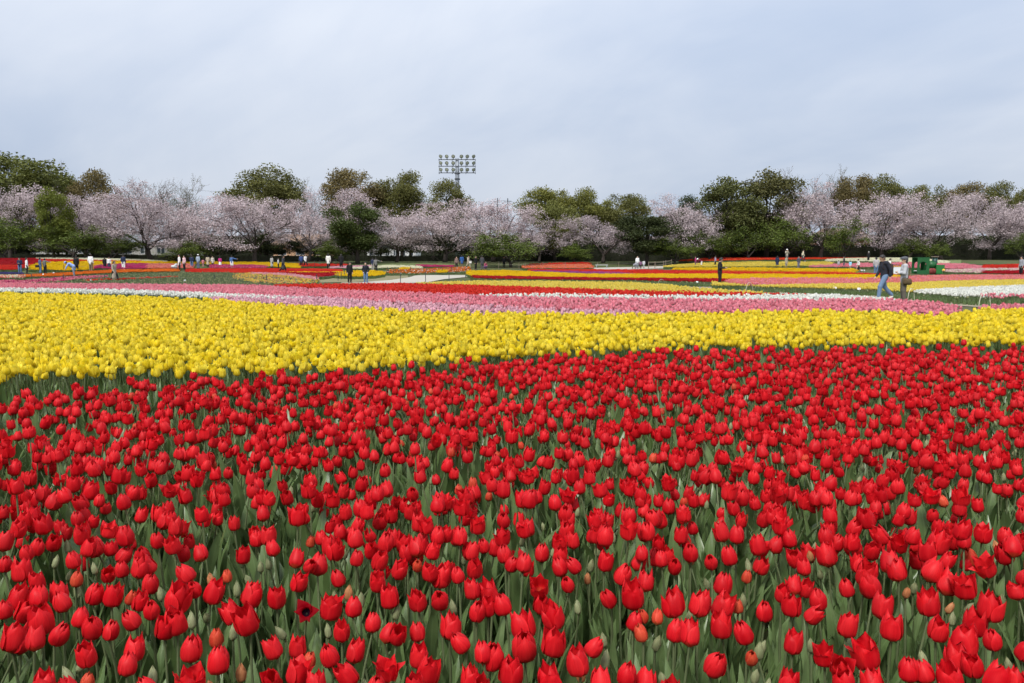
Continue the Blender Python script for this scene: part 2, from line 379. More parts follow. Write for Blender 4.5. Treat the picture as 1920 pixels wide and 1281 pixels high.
def leaf_geo(r, nu=6, nv=2, L=None):
    """a broad tulip leaf: clasping foot, folded along the rib, arching over at the tip"""
    L = L or r.uniform(.27, .37); Wd = L*r.uniform(.068, .108); lean = r.uniform(.06, .34); arch = r.uniform(.2, 1.2); tw = r.uniform(-.7, .7)
    V, pu, pv = [], [], []; p = np.array((.008, 0., 0.)); ang = lean*.4
    for i in range(nu+1):
        u = i/nu
        w = Wd*np.interp(u, [0, .15, .4, .65, .85, 1], [.45, .78, 1, .82, .45, .03])
        fold = .55*(1-u)+.12; t = tw*u
        for j in range(nv+1):
            v = -1+2*j/nv
            side = np.array((math.sin(t)*.5, math.cos(t), 0))*v*w
            V.append(p + side + np.array((-math.cos(ang), 0, math.sin(ang)))*(-fold*w*abs(v)) * np.array((1, 1, -1)) + np.array((0, 0, .004*math.sin(9*u+3*v))))
            pu.append(u); pv.append(abs(v))
        p = p + np.array((math.sin(ang), 0, math.cos(ang)))*(L/nu); ang += (lean + arch*u*u*1.4)/nu*1.3
    n = nv+1
    return np.array(V), [(i*n+j, i*n+j+1, (i+1)*n+j+1, (i+1)*n+j) for i in range(nu) for j in range(nv)], pu, pv
def stem_geo(r, bend, L=.38, n=5, seg=4):
    P = [(bend*L*(i/seg)**2.2, r.uniform(-.003, .003), L*i/seg*(1-.10*abs(bend)*(i/seg))) for i in range(seg+1)]
    g = Geo().tube(P, np.linspace(.0048, .0036, seg+1), n, caps=False)
    return np.concatenate(g.V), g.F, P[-1], math.atan(bend*1.6)
def rotm(rx=0, ry=0, rz=0): return np.array(Euler((rx, ry, rz)).to_matrix())
STEMS = []
for i, bd in enumerate((0, .05, -.06, .16, -.14, .45)):
    V, Fc, end, tl = stem_geo(rng, bd); n = len(V)
    STEMS.append((make_mesh('stem', V, Fc, M['stem'], smooth=True, attrs={'pu': np.zeros(n), 'pv': np.zeros(n)}), end, tl, (V, Fc)))
LEAVES = []
for i in range(8):
    V, Fc, pu, pv = leaf_geo(rng); LEAVES.append(make_mesh('leaf', V, Fc, M['leaf'], smooth=True, attrs={'pu': pu, 'pv': pv}))
FLOWERS = {}
for shape, cnt in (('closed', 5), ('cup', 6), ('loose', 4), ('wide', 2), ('flat', 1), ('half', 2), ('bud', 2), ('greenbud', 2)):
    FLOWERS[shape] = [[petal_geo(shape, k, rng) for k in range(6)] for _ in range(cnt)]
PETAL_MESH = {}
def petal_meshes(shape, i, colour):
    key = (shape, i, colour)
    if key not in PETAL_MESH:
        PETAL_MESH[key] = [make_mesh('petal', V, Fc, M['p_'+colour], smooth=True, attrs={'pu': pu, 'pv': pv}) for V, Fc, pu, pv in FLOWERS[shape][i]]
    return PETAL_MESH[key]

def plant_mesh(name, colour, r, lod, shapes, nleaf=3, height=.38, fs=1.0):
    """a whole plant as one mesh: the unit of which the uncountable beds are made"""
    VV, FF, MM, PU, PV = [], [], [], [], []; n0 = 0
    def put(V, Fc, pu, pv, mi):
        nonlocal n0
        VV.append(V); FF.extend([tuple(i+n0 for i in f) for f in Fc]); MM.extend([mi]*len(Fc)); PU.extend(pu); PV.extend(pv); n0 += len(V)
    nu, nv = {0: (7, 4), 1: (4, 2), 2: (3, 2)}[lod]
    for _ in range(nleaf):
        V, Fc, pu, pv = leaf_geo(r, *{0: (6, 2), 1: (4, 2), 2: (3, 1)}[lod], L=height*r.uniform(.72, 1.02)); put(V @ rotm(rz=r.uniform(0, 6.28)).T, Fc, pu, pv, 0)
    if shapes:
        V, Fc, end, tl = stem_geo(r, r.choice((0, .05, -.06, .14)), height, 5 if lod == 0 else 3, 4 if lod == 0 else 2)
        R0 = rotm(rz=r.uniform(0, 6.28)); put(V @ R0.T, Fc, [0]*len(V), [0]*len(V), 1)
        sh = r.choice(shapes); Rf = R0 @ rotm(ry=tl*.7) @ rotm(rz=r.uniform(0, 6.28))
        for k in range(6):
            V, Fc, pu, pv = petal_geo(sh, k, r, nu, nv); put((V*fs) @ Rf.T + R0 @ np.array(end), Fc, pu, pv, 2)
    me = make_mesh(name, np.concatenate(VV), FF, [M['leaf'], M['stem'], M['p_'+(colour or 'red')]], MM, True, {'pu': PU, 'pv': PV})
    return me
class R2:  # uniform/choice on one seeded generator
    def __init__(s, seed): s.r = random.Random(seed)
    def uniform(s, a, b): return s.r.uniform(a, b)
    def choice(s, q): return s.r.choice(list(q))
def clump_mesh(name, colour, r, bloom=1.0, n=11, size=.46, height=.36, fs=1.2, second=None):
    VV, FF, MM, PU, PV = [], [], [], [], []; n0 = 0
    def put(V, Fc, pu, pv, mi):
        nonlocal n0
        VV.append(V); FF.extend([tuple(i+n0 for i in f) for f in Fc]); MM.extend([mi]*len(Fc)); PU.extend(pu); PV.extend(pv); n0 += len(V)
    for q in range(n):
        ox, oy = (q % 4 - 1.5)/4*size + r.uniform(-.07, .07), (q//4 - 1)/3*size + r.uniform(-.07, .07); off = np.array((ox, oy, 0)); h = height*r.uniform(.88, 1.1)
        for _ in range(2):
            V, Fc, pu, pv = leaf_geo(r, 3, 1, L=h*r.uniform(.62, .9)); V = V*np.array((1.1, 1.5, 1)); put(V @ rotm(rz=r.uniform(0, 6.28)).T + off, Fc, pu, pv, 0)
        V, Fc, end, tl = stem_geo(r, r.uniform(-.1, .1), h, 3, 1); put(V + off, Fc, [0]*len(V), [0]*len(V), 1)
        if r.uniform(0, 1) < bloom:
            mi = 3 if second and r.uniform(0, 1) < .35 else 2
            sh = r.choice(('closed', 'closed', 'cup', 'loose')); Rz = rotm(rz=r.uniform(0, 6.28))
            for k in range(6):
                V, Fc, pu, pv = petal_geo(sh, k, r, 3, 2); put((V*fs) @ Rz.T + np.array(end) + off, Fc, pu, pv, mi)
    return make_mesh(name, np.concatenate(VV), FF, [M['leaf'], M['stem'], M['p_'+colour], M['p_'+(second or colour)]], MM, True, {'pu': PU, 'pv': PV})

# instancing for the uncountable remainder of the beds
SRC = {}
def source(key, maker, count):
    if key not in SRC:
        col = bpy.data.collections.new('plants_' + '_'.join(str(k) for k in key))
        for i in range(count):
            o = bpy.data.objects.new('plant_%s_%02d' % ('_'.join(str(k) for k in key), i), maker(i)); col.objects.link(o)
        SRC[key] = (col, count)
    return SRC[key]
NG = {}
def scatter_group(col):
    if col.name in NG: return NG[col.name]
    g = bpy.data.node_groups.new('planting', 'GeometryNodeTree'); N, L = g.nodes, g.links
    g.interface.new_socket('Geometry', in_out='INPUT', socket_type='NodeSocketGeometry'); g.interface.new_socket('Geometry', in_out='OUTPUT', socket_type='NodeSocketGeometry')
    gi, go = N.new('NodeGroupInput'), N.new('NodeGroupOutput')
    ci = N.new('GeometryNodeCollectionInfo'); ci.inputs['Collection'].default_value = col
    ci.inputs['Separate Children'].default_value = True; ci.inputs['Reset Children'].default_value = True
    ip = N.new('GeometryNodeInstanceOnPoints'); ip.inputs['Pick Instance'].default_value = True
    def na(name, ty):
        n = N.new('GeometryNodeInputNamedAttribute'); n.data_type = ty; n.inputs['Name'].default_value = name; return n.outputs['Attribute']
    L.new(gi.outputs[0], ip.inputs['Points']); L.new(ci.outputs[0], ip.inputs['Instance'])
    L.new(na('pick', 'INT'), ip.inputs['Instance Index']); L.new(na('rot', 'FLOAT_VECTOR'), ip.inputs['Rotation']); L.new(na('scl', 'FLOAT'), ip.inputs['Scale'])
    L.new(ip.outputs[0], go.inputs[0]); NG[col.name] = g; return g
def planting(name, P, src, label, cat, group=None, lean=.12, smin=.88, smax=1.12, parent=None):
    col, cnt = src; n = len(P); me = bpy.data.meshes.new(name)
    me.vertices.add(n); me.vertices.foreach_set('co', np.asarray(P, np.float32).ravel())
    rot = np.stack([rng.normal(0, lean, n), rng.normal(0, lean, n), rng.uniform(0, 6.283, n)], 1)
    me.attributes.new('rot', 'FLOAT_VECTOR', 'POINT').data.foreach_set('vector', rot.astype(np.float32).ravel())
    me.attributes.new('scl', 'FLOAT', 'POINT').data.foreach_set('value', rng.uniform(smin, smax, n).astype(np.float32))
    me.attributes.new('pick', 'INT', 'POINT').data.foreach_set('value', rng.integers(0, cnt, n).astype(np.int32))
    o = link(name, me, parent); md = o.modifiers.new('planting', 'NODES'); md.node_group = scatter_group(col)
    return tag(o, label, cat, group, 'stuff')

def inside(P, poly):
    x, y = P[:, 0], P[:, 1]; res = np.zeros(len(P), bool); n = len(poly); j = n-1
    for i in range(n):
        xi, yi, xj, yj = *poly[i], *poly[j]
        c = ((yi > y) != (yj > y)) & (x < (xj-xi)*(y-yi)/((yj-yi) or 1e-9) + xi); res ^= c; j = i
    return res
def bed_poly(front, back, h, fh=None, bh=None):
    def dense(pl):
        p = np.array(pl, float); xs = np.unique(np.concatenate([p[:, 0], np.linspace(p[0, 0], p[-1, 0], 24)])); return [(x, np.interp(x, p[:, 0], p[:, 1])) for x in xs]
    return [tuple(hit(x, y, h if fh is None else fh)[:2]) for x, y in dense(front)] + [tuple(hit(x, y, h if bh is None else bh)[:2]) for x, y in dense(back)][::-1]
def jitter_grid(poly, sp, jit=.42):
    p = np.array(poly); x0, y0 = p.min(0); x1, y1 = p.max(0)
    X, Y = np.meshgrid(np.arange(x0, x1+sp, sp), np.arange(y0, y1+sp, sp*.87)); X[1::2] += sp/2
    P = np.stack([X.ravel(), Y.ravel()], 1) + rng.uniform(-jit, jit, (X.size, 2))*sp
    P = P[inside(P, poly)]
    return P[np.abs(P[:, 0]) < .92*P[:, 1] + 2.5]
def lumps(P, s, seed=0):
    """slow uneven growth over a bed, 0..1"""
    x, y = P[:, 0]*s + seed, P[:, 1]*s - seed*.7
    v = np.sin(x*1.7+1.3*np.sin(y*1.1)) + np.sin(y*2.3+1.7*np.sin(x*.9+2)) + .6*np.sin(x*4.1+y*3.3) + .5*np.sin(x*7.3-y*6.1)
    return .5 + v/6.2
def drop(P2): return np.concatenate([P2, ground(P2[:, 0], P2[:, 1])[:, None]], 1)

# ------------------------------------------------------------------ the front bed of red tulips: the largest are single plants
HAND_A = """30,545,80,c 135,580,115,o 160,480,80,c 225,650,95,o 225,740,105,c 355,725,110,o 395,765,100,c 450,625,75,r 445,520,85,c 95,745,120,o 30,820,80,c 555,715,105,c 665,730,115,o 735,580,80,c 820,575,100,o 915,540,100,o 895,660,100,c 705,490,90,c 765,735,70,r 825,770,95,o 910,810,95,c 1050,735,145,o 1145,590,100,c 1170,690,70,c 1255,710,120,o 1215,480,85,c 1095,480,85,c 1365,610,55,r 1485,730,120,o 1415,830,110,o 1500,865,140,o 250,870,150,o 320,960,110,c 200,1000,110,o 65,985,140,o 470,870,90,c 555,905,120,c 645,945,95,c 815,870,100,c 980,905,125,o 1060,880,130,o 1295,970,90,r 1135,1045,125,c 525,1085,120,o 790,1060,120,o 755,1150,105,c 1305,1115,135,c 255,1270,130,o 430,1270,110,o 510,1240,80,r 915,1275,90,c 1120,1260,180,O 320,520,0,g 465,690,0,g 570,560,0,g 960,710,0,g 1150,860,0,g 1245,825,0,g 1395,930,0,g 1420,675,0,g 905,1195,0,g 460,1120,0,g 425,1180,0,g 1560,545,0,g 1445,510,0,g 1500,620,0,g 120,1015,0,g 1440,1165,0,b 1270,1265,0,b 1275,615,0,b"""
HAND_B = """440,235,150,c 345,220,90,c 235,190,130,o 68,100,115,c 250,380,140,o 90,510,160,o 335,620,190,F 525,600,200,O 740,595,145,c 755,185,100,c 630,355,120,c 885,110,120,o 575,100,150,o 945,200,140,o 1000,50,95,c 1100,270,140,o 1205,130,130,c 1395,125,120,o 1295,225,75,r 955,380,135,o 1060,510,165,o 1300,540,150,o 1395,300,130,o 1480,330,170,o 1485,500,150,c 1560,290,120,o 1645,330,85,c 1770,260,140,o 1740,130,130,o 1870,80,100,c 1770,455,140,o 1790,620,150,c 1890,590,100,o 645,800,145,o 555,1000,160,c 735,980,160,o 740,1150,180,o 905,740,90,c 1000,820,110,c 1115,820,130,o 1305,810,135,c 1555,770,175,o 1710,880,150,c 1860,990,140,c 90,940,160,o 265,940,130,o 350,1040,110,r 230,1150,220,O 50,1190,110,o 425,1250,160,o 1040,1130,240,W 1300,1020,160,o 1350,1130,200,o 1425,1150,80,c 1270,1250,140,o 1725,1210,150,o 1850,1250,110,o 940,1270,100,c 155,765,0,g 695,440,0,b 1090,610,0,g 1610,570,0,g 580,470,0,g 525,780,0,g 665,120,0,g 795,510,0,g 840,1260,0,g"""
HAND_C = """150,485,90,c 255,540,95,c 175,545,80,c 370,480,90,c 495,560,95,c 590,545,85,c 475,490,90,o 535,660,75,c 355,660,120,O 740,530,100,o 835,600,105,c 930,530,90,c 975,490,70,c 1085,520,80,c 1170,545,85,c 1265,470,95,c 1395,520,80,c 1505,495,95,c 985,650,100,o 930,720,135,o 785,740,95,c 365,780,100,o 455,850,130,o 75,710,120,o 155,785,105,c 280,905,145,o 270,1010,150,c 430,1005,140,o 65,1080,140,c 175,1195,145,o 440,1230,140,o 650,1030,100,c 600,1130,140,o 915,890,95,c 980,940,85,r 985,840,50,r 1060,855,65,r 1160,945,110,c 1255,960,125,o 1175,780,135,o 1310,785,125,o 1430,790,130,o 1450,905,130,o 1605,950,115,c 1455,660,110,c 870,1200,115,c 735,1255,130,o 1380,1120,130,c 1625,1080,65,r 1545,790,45,r 1595,615,50,r 610,1175,0,b 745,1090,0,g 1105,1200,0,g 645,615,0,b 585,790,0,g 1575,740,0,g 1670,1020,0,g 1635,1190,0,g 1370,640,0,g 1620,540,0,g 660,530,0,g 750,980,0,g 1240,820,0,g 1045,980,0,g"""
HAND_E = """65,635,140,c 210,475,125,o 295,580,160,o 320,420,130,o 400,440,120,o 425,640,140,o 300,900,165,o 250,1230,160,o 350,170,140,o 140,70,120,c 290,20,120,c 410,265,120,o 15,920,0,g 338,250,0,g 88,1240,0,g"""
HAND_D = """165,530,150,c 250,150,170,o 300,50,120,c 500,50,150,c 785,35,130,r 960,40,150,c 1150,40,170,o 1320,10,160,o 1830,80,150,c 1480,130,140,r 790,220,160,o 850,290,150,o 1095,130,150,o 1090,265,170,c 1230,200,120,o 1620,250,230,W 1430,420,190,O 1245,390,170,o 510,240,130,o 560,300,180,o 640,390,180,c 415,440,125,c 705,590,180,o 785,765,190,o 1115,565,180,o 1165,780,165,o 1490,710,200,o 1620,590,200,o 1890,330,100,c 390,750,170,o 1660,870,150,c 1885,950,90,o 600,990,240,O 215,1000,150,O 360,1080,190,O 1410,890,230,o 1360,1040,200,o 1500,1090,170,o 945,1125,170,c 1100,1155,140,c 1320,1190,220,o 1640,1200,220,o 1850,1230,150,o 400,1230,190,o 640,1250,190,o 95,140,0,b 905,430,0,b 1260,570,0,b 100,890,0,g 970,400,0,g 1285,140,0,g 1710,70,0,b 1080,1010,0,g 430,880,0,g 1740,510,0,g 1420,550,0,g 1310,680,0,g"""
HAND = []
for txt, x0, y0, s in ((HAND_A, 0, 880, 3.195), (HAND_B, 500, 1000, 4.56), (HAND_C, 900, 880, 3.195), (HAND_E, 1420, 1000, 4.558), (HAND_D, 1500, 1000, 4.56)):
    for w in txt.split():
        a, b_, c_, t = w.split(','); HAND.append((x0+float(a)/s, y0+float(b_)/s, float(c_)/s, t))
KIND = {'c': 'closed', 'o': 'cup', 'O': 'loose', 'W': 'wide', 'F': 'flat', 'r': 'half', 'b': 'bud', 'g': 'greenbud'}
WORD = {'closed': 'closed bright red tulip', 'cup': 'half open red tulip', 'loose': 'loosely open red tulip',
        'wide': 'wide open red tulip', 'flat': 'fully opened dark red tulip', 'half': 'small orange red tulip',
        'bud': 'unopened orange tulip bud', 'greenbud': 'unopened pale green tulip bud'}
COLR = {'half': 'redorange', 'bud': 'budorange', 'greenbud': 'budgreen'}
FULLW = {'closed': .053, 'cup': .055, 'loose': .063, 'wide': .090, 'flat': .14, 'half': .042, 'bud': .025, 'greenbud': .023}
def zone(px, py):
    return 'at bottom edge' if py > 1215 else 'low in bed' if py > 1150 else 'midway in bed' if py > 1090 else 'higher in bed' if py > 1035 else 'behind front rows'
LABELLED = []   # plants whose labels are told apart once all are known
LAND = [(60, 'the red far left bed'), (215, 'the beige coated woman'), (370, 'the visitors in white'), (525, 'the grey coated visitors'), (675, 'the two in black'),
        (858, 'the floodlight mast'), (1050, 'the round far bed'), (1200, 'the far pale path'), (1349, 'the man in black'), (1485, 'the hatted woman'), (1610, 'the cream far bed'), (1694, 'the flat capped man'), (1760, 'the green train'), (1900, 'the striped shirt')]
def single_out():
    cells = {}
    for o, px, word in LABELLED:
        land = min(LAND, key=lambda q: abs(q[0]-px))[1]; cells.setdefault((word, land), []).append((px, o))
    names = ['first', 'second', 'third', 'fourth', 'fifth', 'sixth', 'seventh', 'eighth', 'ninth', 'tenth', 'eleventh', 'twelfth', 'thirteenth', 'fourteenth', 'fifteenth', 'sixteenth', 'seventeenth', 'eighteenth', 'nineteenth', 'twentieth']
    for (word, land), q in cells.items():
        q.sort(key=lambda t: t[0])
        for i, (px, o) in enumerate(q):
            o['label'] = '%s, below %s' % (word, land) + (', %s from left' % names[min(i, 19)] if len(q) > 1 else '')
def tulip(shape, head, fscale, px, py, name='tulip', colour='red', word=None, group='nearest tulips of the red bed', bend=None, zn=None, merged=False):
    """a single plant: stem, leaves and six petals, its head at the given point"""
    i = rnd.randrange(len(FLOWERS[shape])); si = bend if bend is not None else rnd.choice((0, 0, 1, 1, 2, 3, 4))
    sme, end, tl, _ = STEMS[si]; rz = rnd.uniform(0, 6.28)
    gx, gy = head[0], head[1]
    c, s_ = math.cos(rz), math.sin(rz); bx, by = gx - (c*end[0]), gy - (s_*end[0])
    gz = float(ground(bx, by)); ks = max(.4, (head[2]-gz-.02*fscale)/end[2])
    t = empty(name, (bx, by, gz), rz)
    LABELLED.append((t, px, WORD[shape] + ' ' + zone(px, py)))
    tag(t, None, 'tulip' if 'bud' not in shape else 'tulip bud', group)
    link('stem', sme, t, scale=(1, 1, ks))
    for q in range(rnd.choice((2, 3, 3, 4))):
        sc = rnd.uniform(.8, 1.1); link('leaf', rnd.choice(LEAVES), t, rot=(0, 0, rnd.uniform(0, 6.28)), scale=(sc,)*3)
    fr = Euler((rnd.gauss(0, .22), tl*.7 + rnd.gauss(0, .22), rnd.uniform(0, 6.28)))
    if shape == 'flat': fr = Euler((.95, .1, 0)); fr.rotate(Euler((0, 0, -rz)))
    for me in petal_meshes(shape, i, 'darkcentre' if shape == 'flat' else COLR.get(shape, colour)):
        link('petal', me, t, loc=(end[0], end[1], end[2]*ks), rot=fr, scale=(fscale,)*3)
    return t
HEAD_H = .44
n_single = 0
for px, py, w, t in HAND:
    sh = KIND[t]; hh = HEAD_H + rnd.uniform(-.025, .025) - (.05 if t in 'gb' else .02 if t == 'r' else 0)
    p = hit(px, py, hh); dep = proj(p)[0, 2]
    fs = np.clip(w*dep/F_PX/FULLW[sh], .5 if sh == 'flat' else .85, 1.4) if w else rnd.uniform(.9, 1.15)
    p[2] -= .028*fs                                  # pixel marks the middle of the flower
    tulip(sh, p, fs, px, py); n_single += 1

RED_BACK = [(-1500, 815), (-400, 782), (0, 752), (150, 737), (300, 724), (500, 712), (700, 702), (1000, 676), (1300, 662), (1920, 655), (2600, 653), (4000, 650)]
red_poly = [(-14, .9), (14, .9)] + [tuple(hit(x, y, .42)[:2]) for x, y in RED_BACK if -700 < x < 2600][::-1]
P = jitter_grid(red_poly, .103)
pp = proj(np.concatenate([P, np.full((len(P), 1), HEAD_H)], 1))
hand_zone = (pp[:, 1] > 1028) & (pp[:, 1] < 1330) & (pp[:, 0] > -25) & (pp[:, 0] < 1945)
keep = (~hand_zone) & (rng.uniform(0, 1, len(P)) < np.clip(.33 + 1.25*lumps(P, 1.15, 3), .18, .96))
hand_ground = P[hand_zone]; P = P[keep]; pp = pp[keep]
inframe = (pp[:, 0] > 0) & (pp[:, 0] < 1920) & (pp[:, 1] < 1290)
order = np.argsort(np.where(inframe, pp[:, 2], 1e9))
single = order[:max(0, 300-n_single)]
for i in single:
    r_ = rnd.random(); sh = 'closed' if r_ < .42 else 'cup' if r_ < .80 else 'loose' if r_ < .86 else 'half' if r_ < .91 else 'greenbud' if r_ < .98 else 'bud'
    hh = HEAD_H + rnd.uniform(-.03, .03) - (.05 if 'bud' in sh else 0)
    tulip(sh, (P[i, 0], P[i, 1], hh), rnd.uniform(.92, 1.15), pp[i, 0], pp[i, 1])
rest = np.setdiff1d(np.arange(len(P)), single)
def red_plant(i):
    r = R2(100+i)
    if i < 3: return plant_mesh('plant', 'budgreen', r, 0, ('greenbud',), 3, .34)
    if i == 3: return plant_mesh('plant', 'redorange', r, 0, ('half',), 3, .37)
    return plant_mesh('plant', 'red', r, 0, ('closed', 'closed', 'cup', 'cup', 'cup', 'loose', 'loose') if i < 44 else ('wide',), 3, r.uniform(.35, .45), r.uniform(.86, 1.16))
s_red = source(('red', 'near'), red_plant, 45)
planting('red_tulips', drop(P[rest]), s_red, 'broad front bed of countless red tulips with green leaves between', 'tulip bed', lean=.17, smin=.84, smax=1.10)
# leaves without flowers, and thin weeds, that close the bed below the blooms
def leaf_plant(i): return plant_mesh('plant', None, R2(300+i), 0, None, 4, .30)
s_leaf = source(('leaf', 'near'), leaf_plant, 10)
LP = jitter_grid([p for p in red_poly], .125)
planting('tulip_leaves', drop(LP), s_leaf, 'grey green tulip leaves filling the red bed between the stems', 'foliage', lean=.16, smin=.7, smax=1.0)
def grass_tuft(i):
    r = random.Random(40+i); V, Fc = [], []
    for _ in range(16):
        a, l, o = r.uniform(0, 6.28), r.uniform(.05, .13), (r.uniform(-.05, .05), r.uniform(-.05, .05)); w = .0022
        ca, sa = math.cos(a), math.sin(a); b0 = len(V)
        V += [(o[0]-sa*w, o[1]+ca*w, 0), (o[0]+sa*w, o[1]-ca*w, 0), (o[0]+ca*l*.25, o[1]+sa*l*.25, l*.65), (o[0]+ca*l*.6, o[1]+sa*l*.6, l)]
        Fc += [(b0, b0+1, b0+2), (b0, b0+2, b0+3)]
    return make_mesh('plant', V, Fc, M['weed'])
M['weed'] = mat_simple('weed_grass', (.075, .13, .025), .6, .3, 3)
GP = jitter_grid(red_poly, .17); GP = GP[lumps(GP, .9, 8) > .55]
planting('grass', drop(GP), source(('grass',), grass_tuft, 6), 'thin weeds and grass on the soil under the tulips', 'grass', lean=.2)

# ------------------------------------------------------------------ the yellow bed
YEL_FRONT = [(-700, 750), (-400, 728), (0, 698), (150, 695), (300, 694), (450, 690), (700, 679), (1000, 656), (1300, 642), (1920, 636), (2600, 635)]
YEL_BACK = [(-700, 541), (0, 549), (240, 556), (400, 562), (520, 572), (700, 580), (860, 587), (1130, 589), (1350, 586), (1600, 583), (1640, 583), (1700, 589), (1760, 591), (1800, 586), (1830, 581), (1920, 580), (2600, 577)]
YH = .52
yel_poly = bed_poly(YEL_FRONT, YEL_BACK, YH)
P = jitter_grid(yel_poly, .112); P = P[rng.uniform(0, 1, len(P)) < np.clip(.72 + .6*lumps(P, .8, 5), 0, .99)]
pp = proj(np.concatenate([P, np.full((len(P), 1), YH)], 1))
inframe = (pp[:, 0] > 4) & (pp[:, 0] < 1916)
order = np.argsort(np.where(inframe, pp[:, 2], 1e9)); single = order[:300]
def yellow_flower(i):
    r = R2(700+i); VV, FF, PU, PV = [], [], [], []; n0 = 0; sh = ('closed', 'closed', 'cup', 'cup', 'loose', 'wide')[i]
    for k in range(6):
        V, Fc, pu, pv = petal_geo(sh, k, r, 5, 2); VV.append(V); FF += [tuple(q+n0 for q in f) for f in Fc]; PU += pu; PV += pv; n0 += len(V)
    return make_mesh('flower', np.concatenate(VV), FF, M['p_yellow'], smooth=True, attrs={'pu': PU, 'pv': PV})
YF = [yellow_flower(i) for i in range(6)]
YW = ('closed yellow tulip', 'closed yellow tulip', 'half open yellow tulip', 'half open yellow tulip', 'loosely open yellow tulip', 'wide open yellow tulip')
for i in single:
    k = rnd.choice((0, 1, 1, 2, 3, 3, 4, 4, 5)); sme, end, tl, _ = STEMS[rnd.choice((0, 1, 2, 3, 4))]
    gz = 0.0; ks = (YH + rnd.uniform(-.05, .03) - .06)/end[2]; rz = rnd.uniform(0, 6.28); x = pp[i, 0]
    t = empty('yellow_tulip', (P[i, 0], P[i, 1], gz), rz)
    yb = np.interp(x, [q[0] for q in YEL_FRONT], [q[1] for q in YEL_FRONT]); row = 'at front edge' if yb-pp[i, 1] < 5 else 'second row' if yb-pp[i, 1] < 12 else 'third row' if yb-pp[i, 1] < 18 else 'fourth row'
    LABELLED.append((t, x, YW[k] + ' ' + row)); tag(t, None, 'tulip', 'front rows of the yellow bed')
    link('stem', sme, t, scale=(1, 1, ks)); fs = rnd.uniform(1.05, 1.32)
    for q in range(2): link('leaf', rnd.choice(LEAVES), t, rot=(0, 0, rnd.uniform(0, 6.28)), scale=(1.1,)*3)
    link('flower', YF[k], t, loc=(end[0], end[1], end[2]*ks), rot=(rnd.gauss(0, .12), tl*.7+rnd.gauss(0, .12), rnd.uniform(0, 6.28)), scale=(fs,)*3)
rest = np.setdiff1d(np.arange(len(P)), single)
def yel_plant(i):
    r = R2(500+i); return plant_mesh('plant', 'yellow', r, 1, ('closed', 'closed', 'cup', 'cup', 'loose', 'wide'), 2, YH-.06+r.uniform(-.04, .03), r.uniform(1.05, 1.32))
planting('yellow_tulips', drop(P[rest]), source(('yellow', 'mid'), yel_plant, 24), 'wide dense bed of yellow tulips behind the red front bed', 'tulip bed', lean=.09, smin=.93, smax=1.07)
edge = bed_poly([(x, y+10) for x, y in YEL_FRONT], [(x, y-30) for x, y in YEL_FRONT], .2)
EP = jitter_grid(edge, .10)
planting('yellow_bed_leaves', drop(EP), s_leaf, 'green leaves along the front edge of the yellow bed', 'foliage', lean=.14, smin=.8, smax=1.15)

# ------------------------------------------------------------------ the striped beds behind
def bed(name, colour, front, back, label, h=None, bloom=1.0, density=1.0, near=False, second=None, fs=None, fh=None, bh=None):
    if h is None: h = .42 if near else .32
    poly = bed_poly(front, back, h, fh, bh)
    if near:
        P = jitter_grid(poly, .135/math.sqrt(density))
        src = source((colour, 'mid', int(h*100)), lambda i: plant_mesh('plant', colour, R2(37*i+len(colour)), 1, ('closed', 'closed', 'cup', 'loose'), 2, h-.05, (fs or 1.2)), 14)
        return planting(name, drop(P), src, label, 'tulip bed', lean=.09)
    P = jitter_grid(poly, .42/math.sqrt(density), .45); P = P[rng.uniform(0, 1, len(P)) < .80 + .45*lumps(P, .35, 2)]
    src = source((colour, second or 'one', int(bloom*100), int(h*100)), lambda i: clump_mesh('plant', colour, R2(53*i+len(colour)*7), bloom, height=h-.05, fs=fs or 1.3, second=second), 6)
    return planting(name, drop(P), src, label, 'tulip bed', lean=.03)
W1F = [(-500, 543), (0, 545), (240, 549.5), (350, 554), (430, 559), (600, 562)]; W1B = [(-500, 538), (0, 541.5), (240, 544), (380, 550), (470, 554), (600, 561)]
bed('white_tulips', 'white', W1F, W1B, 'narrow strip of white tulips behind the yellow bed on the left', near=True)
bed('lilac_tulips', 'lilacpink', [(400, 564), (520, 572), (700, 581), (860, 588), (1130, 590), (1330, 588)], [(400, 558), (470, 555), (600, 558), (740, 568), (900, 574), (1130, 584), (1330, 587)],
    'pale lilac pink tulips along the back of the yellow bed', near=True)
bed('pink_tulips', 'pink', [(-500, 536), (0, 541.5), (240, 544), (380, 550), (470, 554), (600, 557), (740, 568), (900, 574), (1130, 584), (1300, 586), (1640, 583), (1700, 589), (1760, 591), (1797, 588)],
    [(-500, 526), (0, 531), (240, 533), (470, 535), (560, 540), (700, 547), (860, 552), (920, 556), (1180, 560), (1420, 563), (1550, 562), (1640, 561), (1700, 564), (1760, 568), (1797, 575)],
    'long band of pink tulips running across behind the yellow bed', near=True)
bed('pink_tulips', 'pink', [(1838, 582), (1920, 581), (2300, 580)], [(1838, 574), (1920, 572), (2300, 570)], 'short strip of pink tulips at the right edge behind the yellow bed', near=True)
bed('scarlet_tulips', 'scarlet', [(515, 536), (700, 546), (900, 553), (1180, 556), (1300, 556), (1420, 554), (1510, 554.5)], [(515, 534.5), (620, 533), (760, 532), (940, 537), (1180, 545), (1300, 548), (1420, 551), (1510, 553.5)],
    'scarlet tulip band tapering behind the pink ones', near=True)
bed('white_tulips', 'white', [(895, 556), (1180, 560), (1420, 564), (1550, 563), (1650, 563), (1680, 563.5)], [(895, 554), (1000, 552), (1180, 555), (1300, 556), (1420, 554), (1500, 553), (1560, 553), (1620, 558), (1680, 562.5)],
    'white tulip strip between the scarlet and pink bands', near=True)
